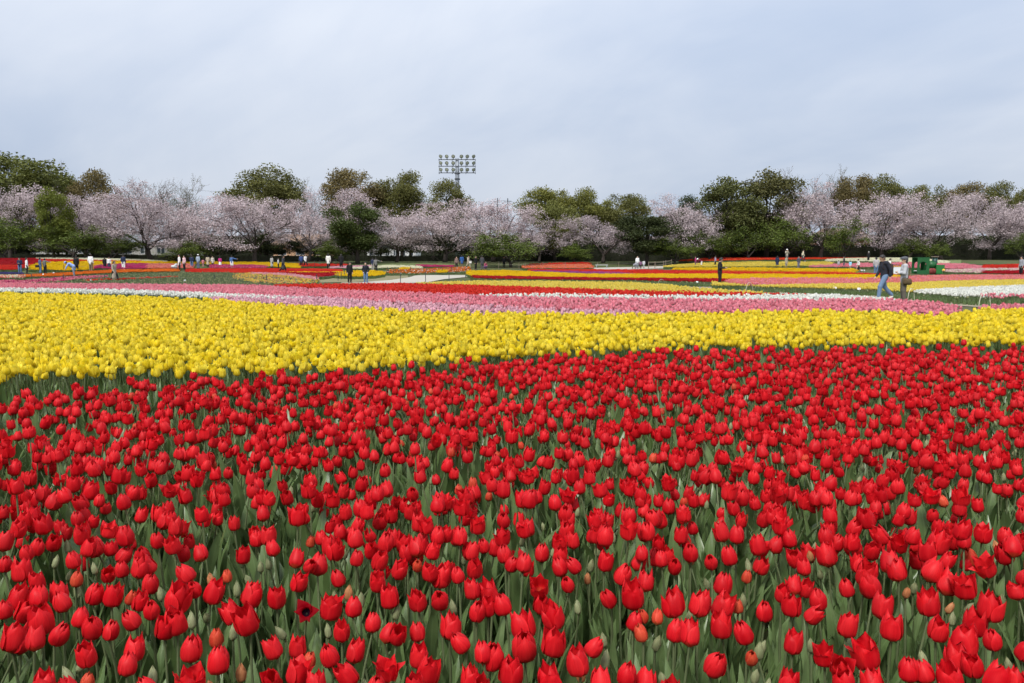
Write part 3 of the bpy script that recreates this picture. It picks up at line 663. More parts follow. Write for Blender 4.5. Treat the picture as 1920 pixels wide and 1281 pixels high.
bed('pale_yellow_tulips', 'paleyellow', [(780, 532), (830, 532.3), (940, 537), (1100, 543.5), (1260, 549), (1440, 551)], [(780, 531), (900, 527), (1060, 528), (1180, 530), (1250, 534), (1300, 540), (1440, 549.5)],
    'pale yellow tulip band tapering along the earth path', near=True, density=.8)
# right hand block beyond the path
GF = [(1285, 538.5), (1370, 538.8), (1385, 545), (1430, 549.5), (1500, 551), (1640, 556), (1700, 563), (1760, 570), (1840, 575), (1920, 573), (2300, 580)]
bed('green_tulips', 'budgreen', GF, [(x, y-3.0) for x, y in GF], 'strip of green unopened tulips beside the earth path on the right', h=.27, bloom=.03, fh=0, bh=0)
WB = [(1712, 560), (1742, 556.5), (1800, 552.5), (1860, 549.5), (1920, 546.5), (2300, 541.5)]
bed('white_tulips', 'white', [(1712, 561), (1742, 564.5), (1800, 570), (1840, 572), (1920, 570.2), (2300, 577)], WB, 'white tulip bed at the right edge behind the path', near=True, h=.32, fh=0, bh=0)
bed('pink_tulips', 'pink', [(1850, 574), (1920, 573), (2200, 577)], [(1850, 571), (1920, 569), (2200, 573)], 'few pink tulips at the foot of the right white bed', density=.35, h=.34, fh=0, bh=0)
bed('yellow_striped_tulips', 'paleyellow', [(1335, 536.8), (1385, 543.5), (1430, 547.5), (1500, 549), (1640, 553.5), (1705, 559.5)] + WB[1:], [(1335, 533.5), (1420, 535), (1640, 530.5), (1700, 530.5), (1760, 527.5), (1850, 525), (1920, 523), (2300, 520)],
    'yellow tulip band behind the two men on the right', near=True, h=.30, fh=0)
bed('salmon_tulips', 'salmon', [(1365, 530), (1420, 534), (1640, 531), (1700, 530), (1800, 526), (1920, 524), (2300, 520)], [(1365, 524), (1420, 522), (1640, 521), (1700, 518), (1800, 516), (1920, 516), (2300, 514)],
    'salmon pink tulip band on the right in front of the green train', second='pink')
RF = [(888, 528), (1000, 530), (1060, 531), (1180, 532), (1280, 535), (1365, 535.5)]
bed('dark_red_tulips', 'darkred', RF, [(888, 517), (940, 518), (1060, 520), (1180, 521.5), (1365, 523)], 'dark red tulip band in front of the long yellow strip', h=.30, fh=0)
bed('green_tulips', 'budgreen', [(888, 529), (1000, 531), (1060, 532.2), (1180, 533.4), (1280, 538), (1365, 538.6)], RF, 'green leaf strip below the dark red tulip band', h=.27, bloom=.02, fh=0, bh=0)
bed('yellow_tulips', 'deepyellow', [(876, 514), (890, 517), (1000, 518), (1060, 520), (1180, 521), (1420, 523), (1640, 523), (1690, 521)], [(876, 508), (940, 507), (1000, 509), (1100, 514), (1180, 514), (1300, 514), (1420, 514), (1640, 516), (1690, 515)],
    'long thin strip of yellow tulips across the middle distance')
bed('purple_tulips', 'purple', [(1000, 508.5), (1060, 512), (1150, 515), (1190, 514.5)], [(1000, 507.5), (1060, 508), (1150, 510), (1190, 513.5)], 'small wedge of purple tulips behind the long yellow strip')
bed('crimson_tulips', 'scarlet', [(990, 507.5), (1100, 510), (1180, 513.5), (1300, 513.5), (1420, 514), (1600, 516), (1690, 517)], [(990, 505.5), (1180, 505.5), (1300, 508), (1420, 511), (1600, 512), (1690, 515)], 'crimson strip of tulips just behind the long yellow strip')
bed('orange_tulips', 'orange', [(1290, 509), (1420, 511.5), (1600, 512.5)], [(1290, 506), (1420, 508), (1600, 509)], 'thin orange tulip row below a yellow one on the right', bloom=.5)
bed('yellow_tulips', 'deepyellow', [(1262, 505), (1420, 508), (1600, 510.5), (1606, 509.5)], [(1262, 503), (1300, 502), (1420, 502), (1600, 504), (1606, 506)], 'yellow tulip row ending beside the children on the right')
bed('yellow_tulips', 'paleyellow', [(1246, 500.5), (1300, 500), (1420, 499.5), (1560, 497.5)], [(1246, 498.5), (1260, 497), (1320, 493), (1420, 491), (1560, 491)], 'yellow tulip bed on the rise below the orange red row', bloom=.9)
bed('pink_tulips', 'pink', [(1520, 500), (1640, 500), (1720, 502), (1840, 504)], [(1520, 496.5), (1600, 494), (1700, 492), (1760, 493.5), (1820, 494.5), (1840, 500)], 'pink tulip bed on the rise behind the green train')
bed('orange_red_tulips', 'scarlet', [(1275, 489.5), (1420, 487), (1500, 486), (1640, 483.5), (1725, 482.5)], [(1275, 488), (1320, 485), (1420, 481.5), (1500, 478.5), (1640, 478), (1725, 479.5)], 'orange red tulip bed along the top of the right rise', second='orange')
bed('cream_tulips', 'cream', [(1550, 489), (1640, 490), (1720, 492), (1778, 494)], [(1550, 486), (1640, 483.5), (1720, 484), (1778, 489.5)], 'cream white tulips below the orange red bed on the right rise')
bed('red_tulips', 'scarlet', [(1842, 502.5), (1920, 502.5), (2150, 502)], [(1842, 497), (1920, 495.5), (2150, 494)], 'red tulip bed at the right edge below the lawn')
bed('pale_pink_tulips', 'lilacpink', [(1768, 509.5), (1840, 511), (1842, 506.5), (1920, 506.5), (2150, 507)], [(1768, 506), (1840, 503.5), (1920, 503), (2150, 503)], 'pale pink tulip strip right of the green train', second='cream')
bed('crimson_tulips', 'darkred', [(1842, 511.5), (1920, 513), (2150, 513)], [(1842, 508), (1920, 507), (2150, 507)], 'crimson tulip strip at the right edge near the striped shirt')
# left block
bed('red_tulips', 'darkred', [(-250, 497), (30, 496), (60, 494.5), (74, 492)], [(-250, 487), (30, 484.5), (74, 484.5)], 'dark red tulip bed on the rise at the far left')
bed('red_tulips', 'scarlet', [(-250, 506), (30, 505), (52, 500), (60, 496)], [(-250, 498), (30, 497), (52, 496.2), (60, 495)], 'bright red tulips at the far left in front of the dark red bed')
bed('red_tulips', 'scarlet', [(74, 490.5), (160, 490.5), (262, 491)], [(74, 485.5), (160, 487.3), (262, 489)], 'thin red tulip line above the left yellow bed')
bed('white_tulips', 'cream', [(70, 485.5), (160, 487.5), (260, 489), (312, 491)], [(70, 482.5), (100, 481.5), (160, 484), (260, 486), (312, 489.5)], 'cream tulip line along the top of the left rise')
bed('yellow_tulips', 'deepyellow', [(57, 505), (90, 505.5), (130, 506.5), (170, 505), (180, 498), (240, 493.5), (350, 493.5), (470, 496.5), (520, 500), (562, 502)],
    [(57, 498), (80, 491.5), (160, 489.5), (240, 489.5), (350, 490.5), (470, 491), (520, 493), (562, 493.5)], 'yellow tulip bed behind the visitors on the left')
bed('magenta_tulips', 'magenta', [(176, 502.5), (230, 503.5), (275, 503)], [(176, 498), (230, 494.5), (275, 494)], 'magenta tulip patch behind the woman in the beige coat')
bed('salmon_tulips', 'salmon', [(275, 502.5), (362, 502)], [(275, 494.5), (362, 494.5)], 'salmon tulip patch left of the visitors in white')
bed('magenta_tulips', 'magenta', [(395, 501.5), (500, 502)], [(395, 496), (500, 497)], 'magenta pink tulip strip behind the visitor pointing left', second='pink')
bed('orange_tulips', 'orange', [(40, 518.5), (110, 517), (160, 513), (230, 510), (335, 508.5)], [(40, 515.5), (110, 512), (160, 509), (230, 505.5), (335, 503.5)], 'orange tulip strip slanting behind the bending visitor', h=.2)
bed('grape_hyacinths', 'blue', [(-200, 514), (42, 513)], [(-200, 511), (42, 510.5)], 'dark blue strip of low flowers at the left edge', h=.22)
bed('salmon_tulips', 'salmon', [(-200, 521), (42, 520)], [(-200, 517), (42, 516.2)], 'pale salmon tulip strip at the left edge', second='cream')
bed('magenta_tulips', 'magenta', [(-250, 532), (40, 531), (90, 528), (150, 523), (200, 518.5)], [(-250, 526), (50, 526), (90, 522), (150, 518), (200, 517)], 'magenta tulips thinning out behind the left pink band', bloom=.6, second='pink')
bed('green_tulips', 'budgreen', [(60, 532), (240, 532.5), (470, 534), (592, 532)], [(60, 530), (160, 516), (240, 511), (330, 509.5), (430, 509), (592, 526)], 'green bed of tulips hardly in bloom in the left middle', h=.34, bloom=.06)
bed('red_tulips', 'scarlet', [(160, 526), (240, 523), (330, 519)], [(160, 525), (240, 521.5), (330, 518)], 'faint red tulip row inside the green bed', bloom=.35)
bed('red_tulips', 'scarlet', [(350, 509.5), (470, 511), (500, 510.5), (640, 510.5)], [(350, 504), (470, 503.5), (600, 504), (640, 505.5)], 'red tulip strip below the group of visitors', h=.2)
bed('dark_red_tulips', 'darkred', [(530, 512.6), (590, 519), (605, 518), (640, 512.5)], [(530, 511.5), (590, 511.5), (640, 511.2)], 'dark red wedge of tulips left of the yellow patch')
bed('apricot_tulips', 'apricot', [(440, 521), (480, 529), (520, 531), (592, 530), (596, 525)], [(440, 513), (470, 512), (530, 515), (592, 523), (596, 524)], 'apricot and yellow tulips thinly in bloom in the middle', bloom=.30, second='paleyellow')
bed('pale_pink_tulips', 'lilacpink', [(470, 513), (530, 516), (592, 523.5)], [(470, 511), (530, 512.6), (592, 519.5)], 'pale pink line of tulips along the apricot bed', second='salmon')
bed('yellow_tulips', 'deepyellow', [(632, 516), (660, 517.5), (700, 516.5), (719, 514)], [(632, 509.5), (660, 508), (700, 507.5), (719, 510)], 'yellow tulip patch behind the two visitors in black')
bed('yellow_tulips', 'deepyellow', [(548, 511.5), (630, 511.2)], [(548, 510.3), (630, 510)], 'thin yellow row between two red tulip strips')
bed('red_tulips', 'scarlet', [(560, 499), (650, 498.5)], [(560, 494), (650, 495.2)], 'red tulips on the far side behind the walkers in the middle')
bed('pale_pink_tulips', 'lilacpink', [(620, 502.5), (695, 501)], [(620, 500), (695, 497.5)], 'pale pink tulips beside the visitor in a black coat')
bed('white_tulips', 'cream', [(660, 503.5), (740, 501)], [(660, 501.8), (740, 497)], 'cream tulip patch right of the yellow patch')
bed('white_tulips', 'cream', [(716, 500.5), (790, 503)], [(716, 497.5), (790, 498.5)], 'cream tulips in the small mixed bed by the paved path')
bed('orange_tulips', 'orange', [(728, 512), (800, 511.5), (880, 508)], [(728, 505), (800, 503), (880, 500)], 'mixed small bed of orange and white tulips by the paved path', h=.3, bloom=.3, second='white')
bed('yellow_tulips', 'deepyellow', [(750, 505), (766, 505)], [(750, 501.5), (766, 501.5)], 'little yellow tulip block in the mixed bed')
bed('yellow_tulips', 'deepyellow', [(820, 510.5), (838, 510.5)], [(820, 506), (838, 506)], 'second little yellow tulip block by the paved path')
bed('magenta_tulips', 'magenta', [(782, 499.5), (850, 500)], [(782, 496.5), (850, 497.5)], 'magenta tulip strip at the back of the mixed bed')
bed('red_tulips', 'scarlet', [(990, 496.5), (1100, 494.5), (1106, 494)], [(990, 495), (1050, 493), (1100, 492), (1106, 493.5)], 'red tulips along the top of the round far bed')
bed('salmon_tulips', 'salmon', [(982, 502.5), (1110, 502.5)], [(982, 498), (1050, 496.3), (1104, 494.6), (1110, 497)], 'salmon orange tulips in the round far bed', second='orange')
single_out()

# ------------------------------------------------------------------ trees
def leaf_cloud(P, size, r, tint, up=0.0, aspect=.6):
    n = len(P); nrm = r.normal(size=(n, 3)); nrm[:, 2] += up*np.sign(nrm[:, 2]+1e-6)*2
    nrm /= np.linalg.norm(nrm, axis=1)[:, None]; t = r.normal(size=(n, 3)); a = np.cross(nrm, t); a /= np.linalg.norm(a, axis=1)[:, None]; b_ = np.cross(nrm, a)
    s = size*r.uniform(.7, 1.3, (n, 1))/2
    V = np.stack([P + a*s, P + b_*s*aspect, P - a*s, P - b_*s*aspect], 1).reshape(-1, 3)
    return V, np.arange(4*n).reshape(-1, 4), np.repeat(tint, 4)
def grow(r, spec, p0=(0, 0, 0), d0=(0, 0, 1)):
    """recursive limbs: spec per level = (length, children, angle, wobble, rise, from fraction)"""
    segs, tips = [], []
    def branch(p, d, L, rad, lev):
        n = 5 if lev < 3 else 3; pts = [p.copy()]; rads = [rad]; wob, rise = spec[lev][3], spec[lev][4]
        dirs = [d.copy()]
        for i in range(n):
            d = d + r.normal(size=3)*wob + np.array((0, 0, rise)); d /= np.linalg.norm(d); p = p + d*L/n
            pts.append(p.copy()); rads.append(rad*(1-.55*(i+1)/n)); dirs.append(d.copy())
        segs.append((pts, rads, lev))
        if lev >= spec[0][6]: tips.extend((q, lev) for q in pts[1:])
        if lev+1 < len(spec):
            Ln, nc, an, _, _, fr = spec[lev+1][:6]; az0 = r.uniform(0, 6.28)
            for c in range(nc):
                f = fr + (1-fr)*(c+.5+r.uniform(-.3, .3))/nc; i = min(n, max(1, int(round(f*n)))); dd = dirs[i]
                az = az0 + c*2.4 + r.uniform(-.4, .4); u = np.cross(dd, (0.3, .2, 1) if abs(dd[2]) < .95 else (1, 0, 0)); u /= np.linalg.norm(u); w = np.cross(dd, u)
                a = an*r.uniform(.7, 1.25); nd = dd*math.cos(a) + (u*math.cos(az)+w*math.sin(az))*math.sin(a)
                branch(pts[i].copy(), nd, Ln*r.uniform(.7, 1.2)*(1.1-.35*f if lev else 1), rads[i]*.62, lev+1)
    branch(np.array(p0, float), np.array(d0, float)/np.linalg.norm(d0), spec[0][0], spec[0][7], 0)
    return segs, tips
def limbs_mesh(segs, mat, maxlev=3, minr=.012):
    g = Geo()
    for pts, rads, lev in segs:
        if lev <= maxlev: g.tube(pts, np.maximum(rads, minr), 6 if lev < 2 else 4 if lev < 3 else 3, caps=lev == 0)
    return g.mesh('trunk', mat, True)
def norm_tree(segs, P, W, H, pct=98):
    x = P[:, :2]; c = np.median(x, 0)*.5; ext = np.percentile(np.abs(x), 97, axis=0).mean(); top = np.percentile(P[:, 2], pct)
    k = np.array((W/2/ext, W/2/ext, H/top)); P = P*k
    return [([q*k for q in pts], [t*(k[0]+k[2])/2 for t in rads], lev) for pts, rads, lev in segs], P
def cherry_variant(seed):
    r = np.random.default_rng(seed)
    spec = [(1.9, 0, 0, .10, .1, 0, 2, .24), (4.2, 6, .85, .16, .02, .55), (2.6, 5, .75, .18, .00, .3), (1.5, 5, .70, .20, .01, .25), (.8, 3, .7, .22, 0, .3)]
    segs, tips = grow(r, spec, d0=(r.uniform(-.12, .12), r.uniform(-.1, .1), 1))
    T = np.array([t[0] for t in tips]); lev = np.array([t[1] for t in tips]); T = T[(lev >= 3) | (r.uniform(size=len(T)) < .35)]
    segs, T = norm_tree(segs, T, 12, 9)
    T = T[(T[:, 2] > 1.7) & (T[:, 2] < 9.25)]; segs = [q for q in segs if max(p_[2] for p_ in q[0]) < 9.1]
    m = 16500; idx = r.integers(0, len(T), m); puff = r.uniform(.2, .8, len(T))
    P = T[idx] + r.normal(size=(m, 3))*np.array((.27, .27, .16))
    V, Fc, t = leaf_cloud(P, .15, r, np.clip(puff[idx] + r.normal(0, .15, m), 0, 1), .25, .85)
    return limbs_mesh(segs, M['bark'], 4, .013), make_mesh('crown', V, Fc, M['blossom'], attrs={'tint': t})
def broadleaf_variant(seed, nl=20000, clumps=56, size=.255, low=.26, elong=1.0):
    r = np.random.default_rng(seed); W, H = 10.0, 12.0; zc, rz = H*(low+1)/2, H*(1-low)/2
    cs, rs = [], []
    for _ in range(clumps):
        d = r.normal(size=3); d /= np.linalg.norm(d); q = r.uniform(.35, .86)**.7
        cs.append((d[0]*W/2*q*.92, d[1]*W/2*q*.92, zc + d[2]*rz*q*.94*(1 if d[2] > 0 else .9))); rs.append(r.uniform(.65, 1.8)*(1.15-.3*q))
    cs, rs = np.array(cs), np.array(rs)
    pr = rs**2/np.sum(rs**2); idx = r.choice(clumps, nl, p=pr)
    d = r.normal(size=(nl, 3)); d[:, 2] += .35; d /= np.linalg.norm(d, axis=1)[:, None]
    P = cs[idx] + d*rs[idx][:, None]*r.uniform(.45, 1.18, (nl, 1))*np.array((1.05, 1.05, .74))
    P += r.normal(size=(nl, 3))*.16
    ct = r.uniform(.15, .8, clumps)
    V, Fc, t = leaf_cloud(P, size, r, np.clip(ct[idx] + r.normal(0, .14, nl), 0, 1), .1, .6)
    g = Geo(); top = np.array((r.uniform(-.3, .3), r.uniform(-.3, .3), H*.42))
    g.tube([(0, 0, 0), (0, 0, H*.12), top*.6, top, top + np.array((.2, .1, H*.3))], [.34, .28, .24, .18, .06], 7)
    for c in cs[r.permutation(clumps)[:26]]:
        b0 = top*np.array((1, 1, r.uniform(.45, 1.2))); mid = (b0+c)/2 + np.array((0, 0, -.35)); g.tube([b0, mid, c], [.10, .06, .025], 4, caps=False)
    return g.mesh('trunk', M['bark'], True), make_mesh('crown', V, Fc, M['foliage'], attrs={'tint': t})
def bare_variant(seed, leafy=0):
    r = np.random.default_rng(seed)
    spec = [(5.0, 0, 0, .05, .1, 0, 3, .17), (5.0, 9, .45, .09, .12, .35), (2.6, 6, .45, .10, .12, .25), (1.5, 6, .45, .12, .10, .2), (.9, 3, .5, .12, .08, .2)]
    segs, tips = grow(r, spec); T = np.array([t[0] for t in tips]); segs, T = norm_tree(segs, T, 7, 12, 100)
    m = 600 + leafy; P = T[r.integers(0, len(T), m)] + r.normal(size=(m, 3))*.12
    V, Fc, t = leaf_cloud(P, .11, r, r.uniform(.2, .8, m))
    return limbs_mesh(segs, M['bark_pale'], 4, .012), make_mesh('crown', V, Fc, M['foliage'], attrs={'tint': t})
def shrub_variant(seed, nl=7000):
    r = np.random.default_rng(seed)
    spec = [(.9, 0, 0, .10, .1, 0, 2, .12), (1.8, 6, .75, .14, .05, .4), (1.2, 5, .7, .16, .0, .3), (.7, 4, .7, .18, 0, .3)]
    segs, tips = grow(r, spec); T = np.array([t[0] for t in tips]); segs, T = norm_tree(segs, T, 5, 4)
    T = T[T[:, 2] > .9]
    idx = r.integers(0, len(T), nl); pf = r.uniform(.15, .85, len(T)); P = T[idx] + r.normal(size=(nl, 3))*np.array((.22, .22, .10))
    V, Fc, t = leaf_cloud(P, .16, r, np.clip(pf[idx] + r.normal(0, .12, nl), 0, 1), .5, .6)
    return limbs_mesh(segs, M['bark'], 3, .014), make_mesh('crown', V, Fc, M['foliage'], attrs={'tint': t})
VAR = {'cherry': ([cherry_variant(s_) for s_ in (1, 2, 3, 4, 5)], 12, 9), 'broad': ([broadleaf_variant(s_) for s_ in (11, 12, 13, 14, 15)], 10, 11.7),
       'bush': ([broadleaf_variant(s_, 6500, 34, .33, .05) for s_ in (21, 22, 23)], 10, 12.2),
       'full': ([broadleaf_variant(s_, 20000, 60, .29, .08) for s_ in (24, 25, 26)], 10, 11.5),
       'bare': ([bare_variant(31), bare_variant(32)], 7, 12), 'budding': ([bare_variant(33, 3500)], 7, 12), 'shrub': ([shrub_variant(s_) for s_ in (41, 42, 43)], 5, 4)}
def tree(name, kind, px, top, wpx, y, color, label, cat='tree', group=None, var=None, crown=True):
    """a tree at depth y whose crown tops out at photo row `top` and is wpx pixels wide"""
    vs, W0, H0 = VAR[kind]; x = (px-960)/F_PX*y*1.0
    z0 = float(ground(x, y)); H = at_depth(px, top, y)[2] - z0; W = wpx*y/F_PX
    rz = rnd.uniform(0, 6.28); t = empty(name, (x, y, z0 - .05), rz); t.scale = (W/W0, W/W0, H/H0)
    tm, cm = vs[rnd.randrange(len(vs)) if var is None else var % len(vs)]
    link('trunk', tm, t); link('crown', cm, t, color=color)
    return tag(t, label, cat, group)
ORD = ['first', 'second', 'third', 'fourth', 'fifth', 'sixth', 'seventh', 'eighth', 'ninth', 'tenth', 'eleventh', 'twelfth', 'thirteenth', 'fourteenth', 'fifteenth', 'sixteenth', 'seventeenth', 'eighteenth', 'nineteenth', 'twentieth'] + [t_+'-'+o_ for t_ in ('twenty', 'thirty') for o_ in ('first', 'second', 'third', 'fourth', 'fifth', 'sixth', 'seventh', 'eighth', 'ninth', 'last')]
CH = [(25, 352, 185, 117), (165, 372, 150, 119), (205, 362, 150, 124), (288, 352, 200, 117), (388, 372, 165, 120), (480, 370, 180, 117), (580, 378, 160, 120), (665, 358, 150, 126), (745, 388, 150, 117),
      (835, 380, 190, 118), (925, 380, 180, 120), (1010, 408, 120, 117), (1130, 405, 160, 116), (1298, 370, 155, 118), (1535, 345, 175, 118), (1650, 366, 165, 119), (1760, 372, 165, 117), (1850, 362, 150, 122), (1925, 366, 150, 118)]
for i, (px, top, w, y) in enumerate(CH):
    k = rnd.uniform(.84, 1.08)
    tree('cherry_tree', 'cherry', px, top, w*1.0, y, (.56*k, .480*k, .490*k), 'cherry tree in full pale pink blossom, %s from the left' % ORD[i], 'cherry tree', 'row of blossoming cherry trees', i)
OL, BR, DK, YG = (.132, .134, .042), (.168, .136, .060), (.056, .072, .028), (.172, .176, .044)
BROAD = [(22, 280, 225, 129, (.122, .136, .038), 'tall olive green tree at the left edge'), (190, 324, 95, 136, BR, 'brownish tree behind the second cherry tree'),
  (130, 322, 60, 140, OL, 'slim dark tree beside the bare treetop on the left'), (502, 318, 135, 134, OL, 'big round olive tree above the left cherries'), (665, 315, 110, 138, BR, 'brown tinged tree left of the mast'),
  (755, 319, 90, 139, OL, 'upright olive tree beside the brown tinged one'), (838, 340, 80, 134, OL, 'small olive tree at the foot of the floodlight mast'), (1030, 347, 105, 131, YG, 'rounded green tree right of the mast'),
  (1102, 358, 90, 134, YG, 'yellow green tree behind the lone middle cherry'), (1168, 363, 100, 133, OL, 'olive tree left of the gap in the trees'), 
  (1250, 396, 55, 138, DK, 'little dark tree in the gap of sky'), (1290, 370, 60, 141, DK, 'dark treetop peeping over the cherry right of the gap'), (1595, 322, 75, 140, BR, 'brownish tree behind the right cherries'), (1645, 336, 85, 138, OL, 'olive tree fourth from the right edge'),
  (1728, 345, 75, 140, OL, 'olive treetop above the green train'), (1795, 340, 95, 141, BR, 'brownish spreading treetop near the right edge'), (1860, 345, 65, 139, OL, 'olive treetop second from right edge'), (1912, 348, 60, 140, OL, 'olive treetop at the right edge')]
for i, (px, top, w, y, colr, lab) in enumerate(BROAD): tree('evergreen_tree', 'broad', px, top, w*1.24, y, colr, lab, 'tree', 'evergreen trees behind the cherries', i)
for px, top, w, y, colr, lab in ((672, 374, 112, 113, (.066, .090, .024), 'dark green tree standing in front of the cherries in the middle'), (106, 345, 72, 112, (.135, .160, .030), 'yellow green tree between the first two cherries'),
    (1212, 400, 110, 112, (.050, .064, .024), 'dark green tree reaching the ground left of the gap'), (1362, 326, 130, 119, (.098, .108, .036), 'broad dense green tree right of the gap'),
    (1434, 312, 130, 121, (.108, .106, .040), 'tallest dark tree right of the middle'), (1040, 372, 90, 121, (.150, .160, .045), 'green tree between the middle cherries'), (35, 372, 70, 123, (.11, .125, .034), 'green tree under the tall left edge tree')):
    tree('evergreen_tree', 'full', px, top, w*1.22, y, colr, lab, 'tree', 'evergreen trees among the cherries')
for px, top, w, y, kind, lab in ((95, 298, 55, 146, 'bare', 'bare treetop with fine twigs at the left'), (278, 328, 100, 142, 'bare', 'bare grey tree behind the fourth cherry'), (362, 326, 85, 142, 'budding', 'bare tree with a haze of new green leaves'),
    (585, 333, 50, 146, 'bare', 'thin bare treetop left of the middle'), (1490, 314, 75, 140, 'bare', 'pale leafless tree beside the tallest dark tree'), (1548, 308, 70, 142, 'budding', 'thinly leaved tall tree behind the right cherries')):
    tree('bare_tree', kind, px, top, w, y, (.13, .15, .06) if kind == 'budding' else (.16, .12, .09), lab, 'tree', 'bare trees behind the cherries')
SH = [(15, 412, 110, 110), (140, 428, 110, 110), (215, 440, 90, 112), (362, 454, 80, 112), (622, 454, 60, 112), (958, 440, 125, 106), (1075, 458, 60, 113), (1262, 448, 80, 111), (1328, 440, 80, 112),
      (1402, 428, 95, 112), (1472, 414, 100, 113), (1580, 416, 80, 112), (1748, 458, 45, 112), (1908, 438, 60, 112), (1700, 448, 60, 114)]
SL = ['at the left edge', 'below the second cherry', 'right of the leaning left shrubs', 'behind the visitors in white', 'above the visitor in white coat', 'low and broad beside the round far bed', 'slim, above the round far bed',
      'at the far pale path', 'below the cherry right of the gap', 'below the broad dense tree', 'below the tallest dark tree', 'below the right cherries, dark and round', 'just above the green train', 'at the right edge', 'left of the green train']
for (px, top, w, y), l in zip(SH, SL):
    v = rnd.uniform(.85, 1.15); tree('young_tree', 'shrub', px, top, w, y, (.110*v, .150*v, .030*v), 'fresh green young tree ' + l, 'tree', 'young green trees in front of the cherries')
SHR = [-70, 10, 60, 115, 180, 225, 350, 395, 440, 490, 532, 592, 630, 660, 715, 770, 825, 880, 930, 985, 1040, 1090, 1140, 1190, 1235, 1280, 1310, 1400, 1445, 1490, 1530, 1650, 1700, 1750, 1800, 1850, 1900, 1950]
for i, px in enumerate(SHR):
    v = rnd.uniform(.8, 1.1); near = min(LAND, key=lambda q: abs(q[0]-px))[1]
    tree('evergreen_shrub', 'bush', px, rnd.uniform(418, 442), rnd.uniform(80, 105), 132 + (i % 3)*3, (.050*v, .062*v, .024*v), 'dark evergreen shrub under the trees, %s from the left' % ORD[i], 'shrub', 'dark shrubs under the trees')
# ------------------------------------------------------------------ hedges
def hedge(name, pa, pb, depth, h, thick, label, dens=32, leaf=.17):
    a, b_ = np.array(((pa-960)/F_PX*depth, depth)), np.array(((pb-960)/F_PX*depth, depth)); L = np.linalg.norm(b_-a); n = max(2, int(L/3))
    V = []
    for i in range(n+1):
        p = a + (b_-a)*i/n; z = float(ground(*p)) - .1; hh = h + .1 + rnd.uniform(-.04, .04)
        V += [(p[0], p[1]-thick/2, z), (p[0], p[1]-thick/2, z+hh), (p[0], p[1]+thick/2, z+hh), (p[0], p[1]+thick/2, z)]
    Fc = [(i*4+k, (i+1)*4+k, (i+1)*4+(k+1) % 4, i*4+(k+1) % 4) for i in range(n) for k in range(4)] + [(0, 1, 2, 3), tuple(n*4+k for k in (3, 2, 1, 0))]
    t = empty(name, (float(a[0]+b_[0])/2, depth, 0)); off = np.array((t.location.x, depth, 0))
    link('core', make_mesh('core', np.array(V)-off, Fc, M['hedge_core']), t)
    r = np.random.default_rng(int(pa)+5000); m = int(L*(h+.5)*dens); u = r.uniform(0, 1, m); side = r.uniform(0, 1, m) < h/(h+thick*.6)
    x = a[0]+(b_[0]-a[0])*u; z0 = ground(x, np.full(m, depth))
    P = np.stack([x, np.where(side, depth-thick/2-r.uniform(0, .10, m), depth+r.uniform(-thick/2, thick/2, m)), z0 + np.where(side, r.uniform(0, h, m), h+r.uniform(0, .10, m))], 1)
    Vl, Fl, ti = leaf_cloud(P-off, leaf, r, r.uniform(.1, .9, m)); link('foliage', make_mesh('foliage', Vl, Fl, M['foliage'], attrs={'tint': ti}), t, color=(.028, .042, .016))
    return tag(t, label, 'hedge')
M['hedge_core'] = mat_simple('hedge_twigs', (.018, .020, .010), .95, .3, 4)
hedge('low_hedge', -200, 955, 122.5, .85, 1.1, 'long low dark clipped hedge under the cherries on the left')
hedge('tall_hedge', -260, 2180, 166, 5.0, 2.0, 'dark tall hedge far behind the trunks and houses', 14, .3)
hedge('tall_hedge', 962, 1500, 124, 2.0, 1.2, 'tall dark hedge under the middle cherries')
hedge('tall_hedge', 1505, 2120, 125, 2.3, 1.2, 'tall dark hedge on the right behind the lawn')

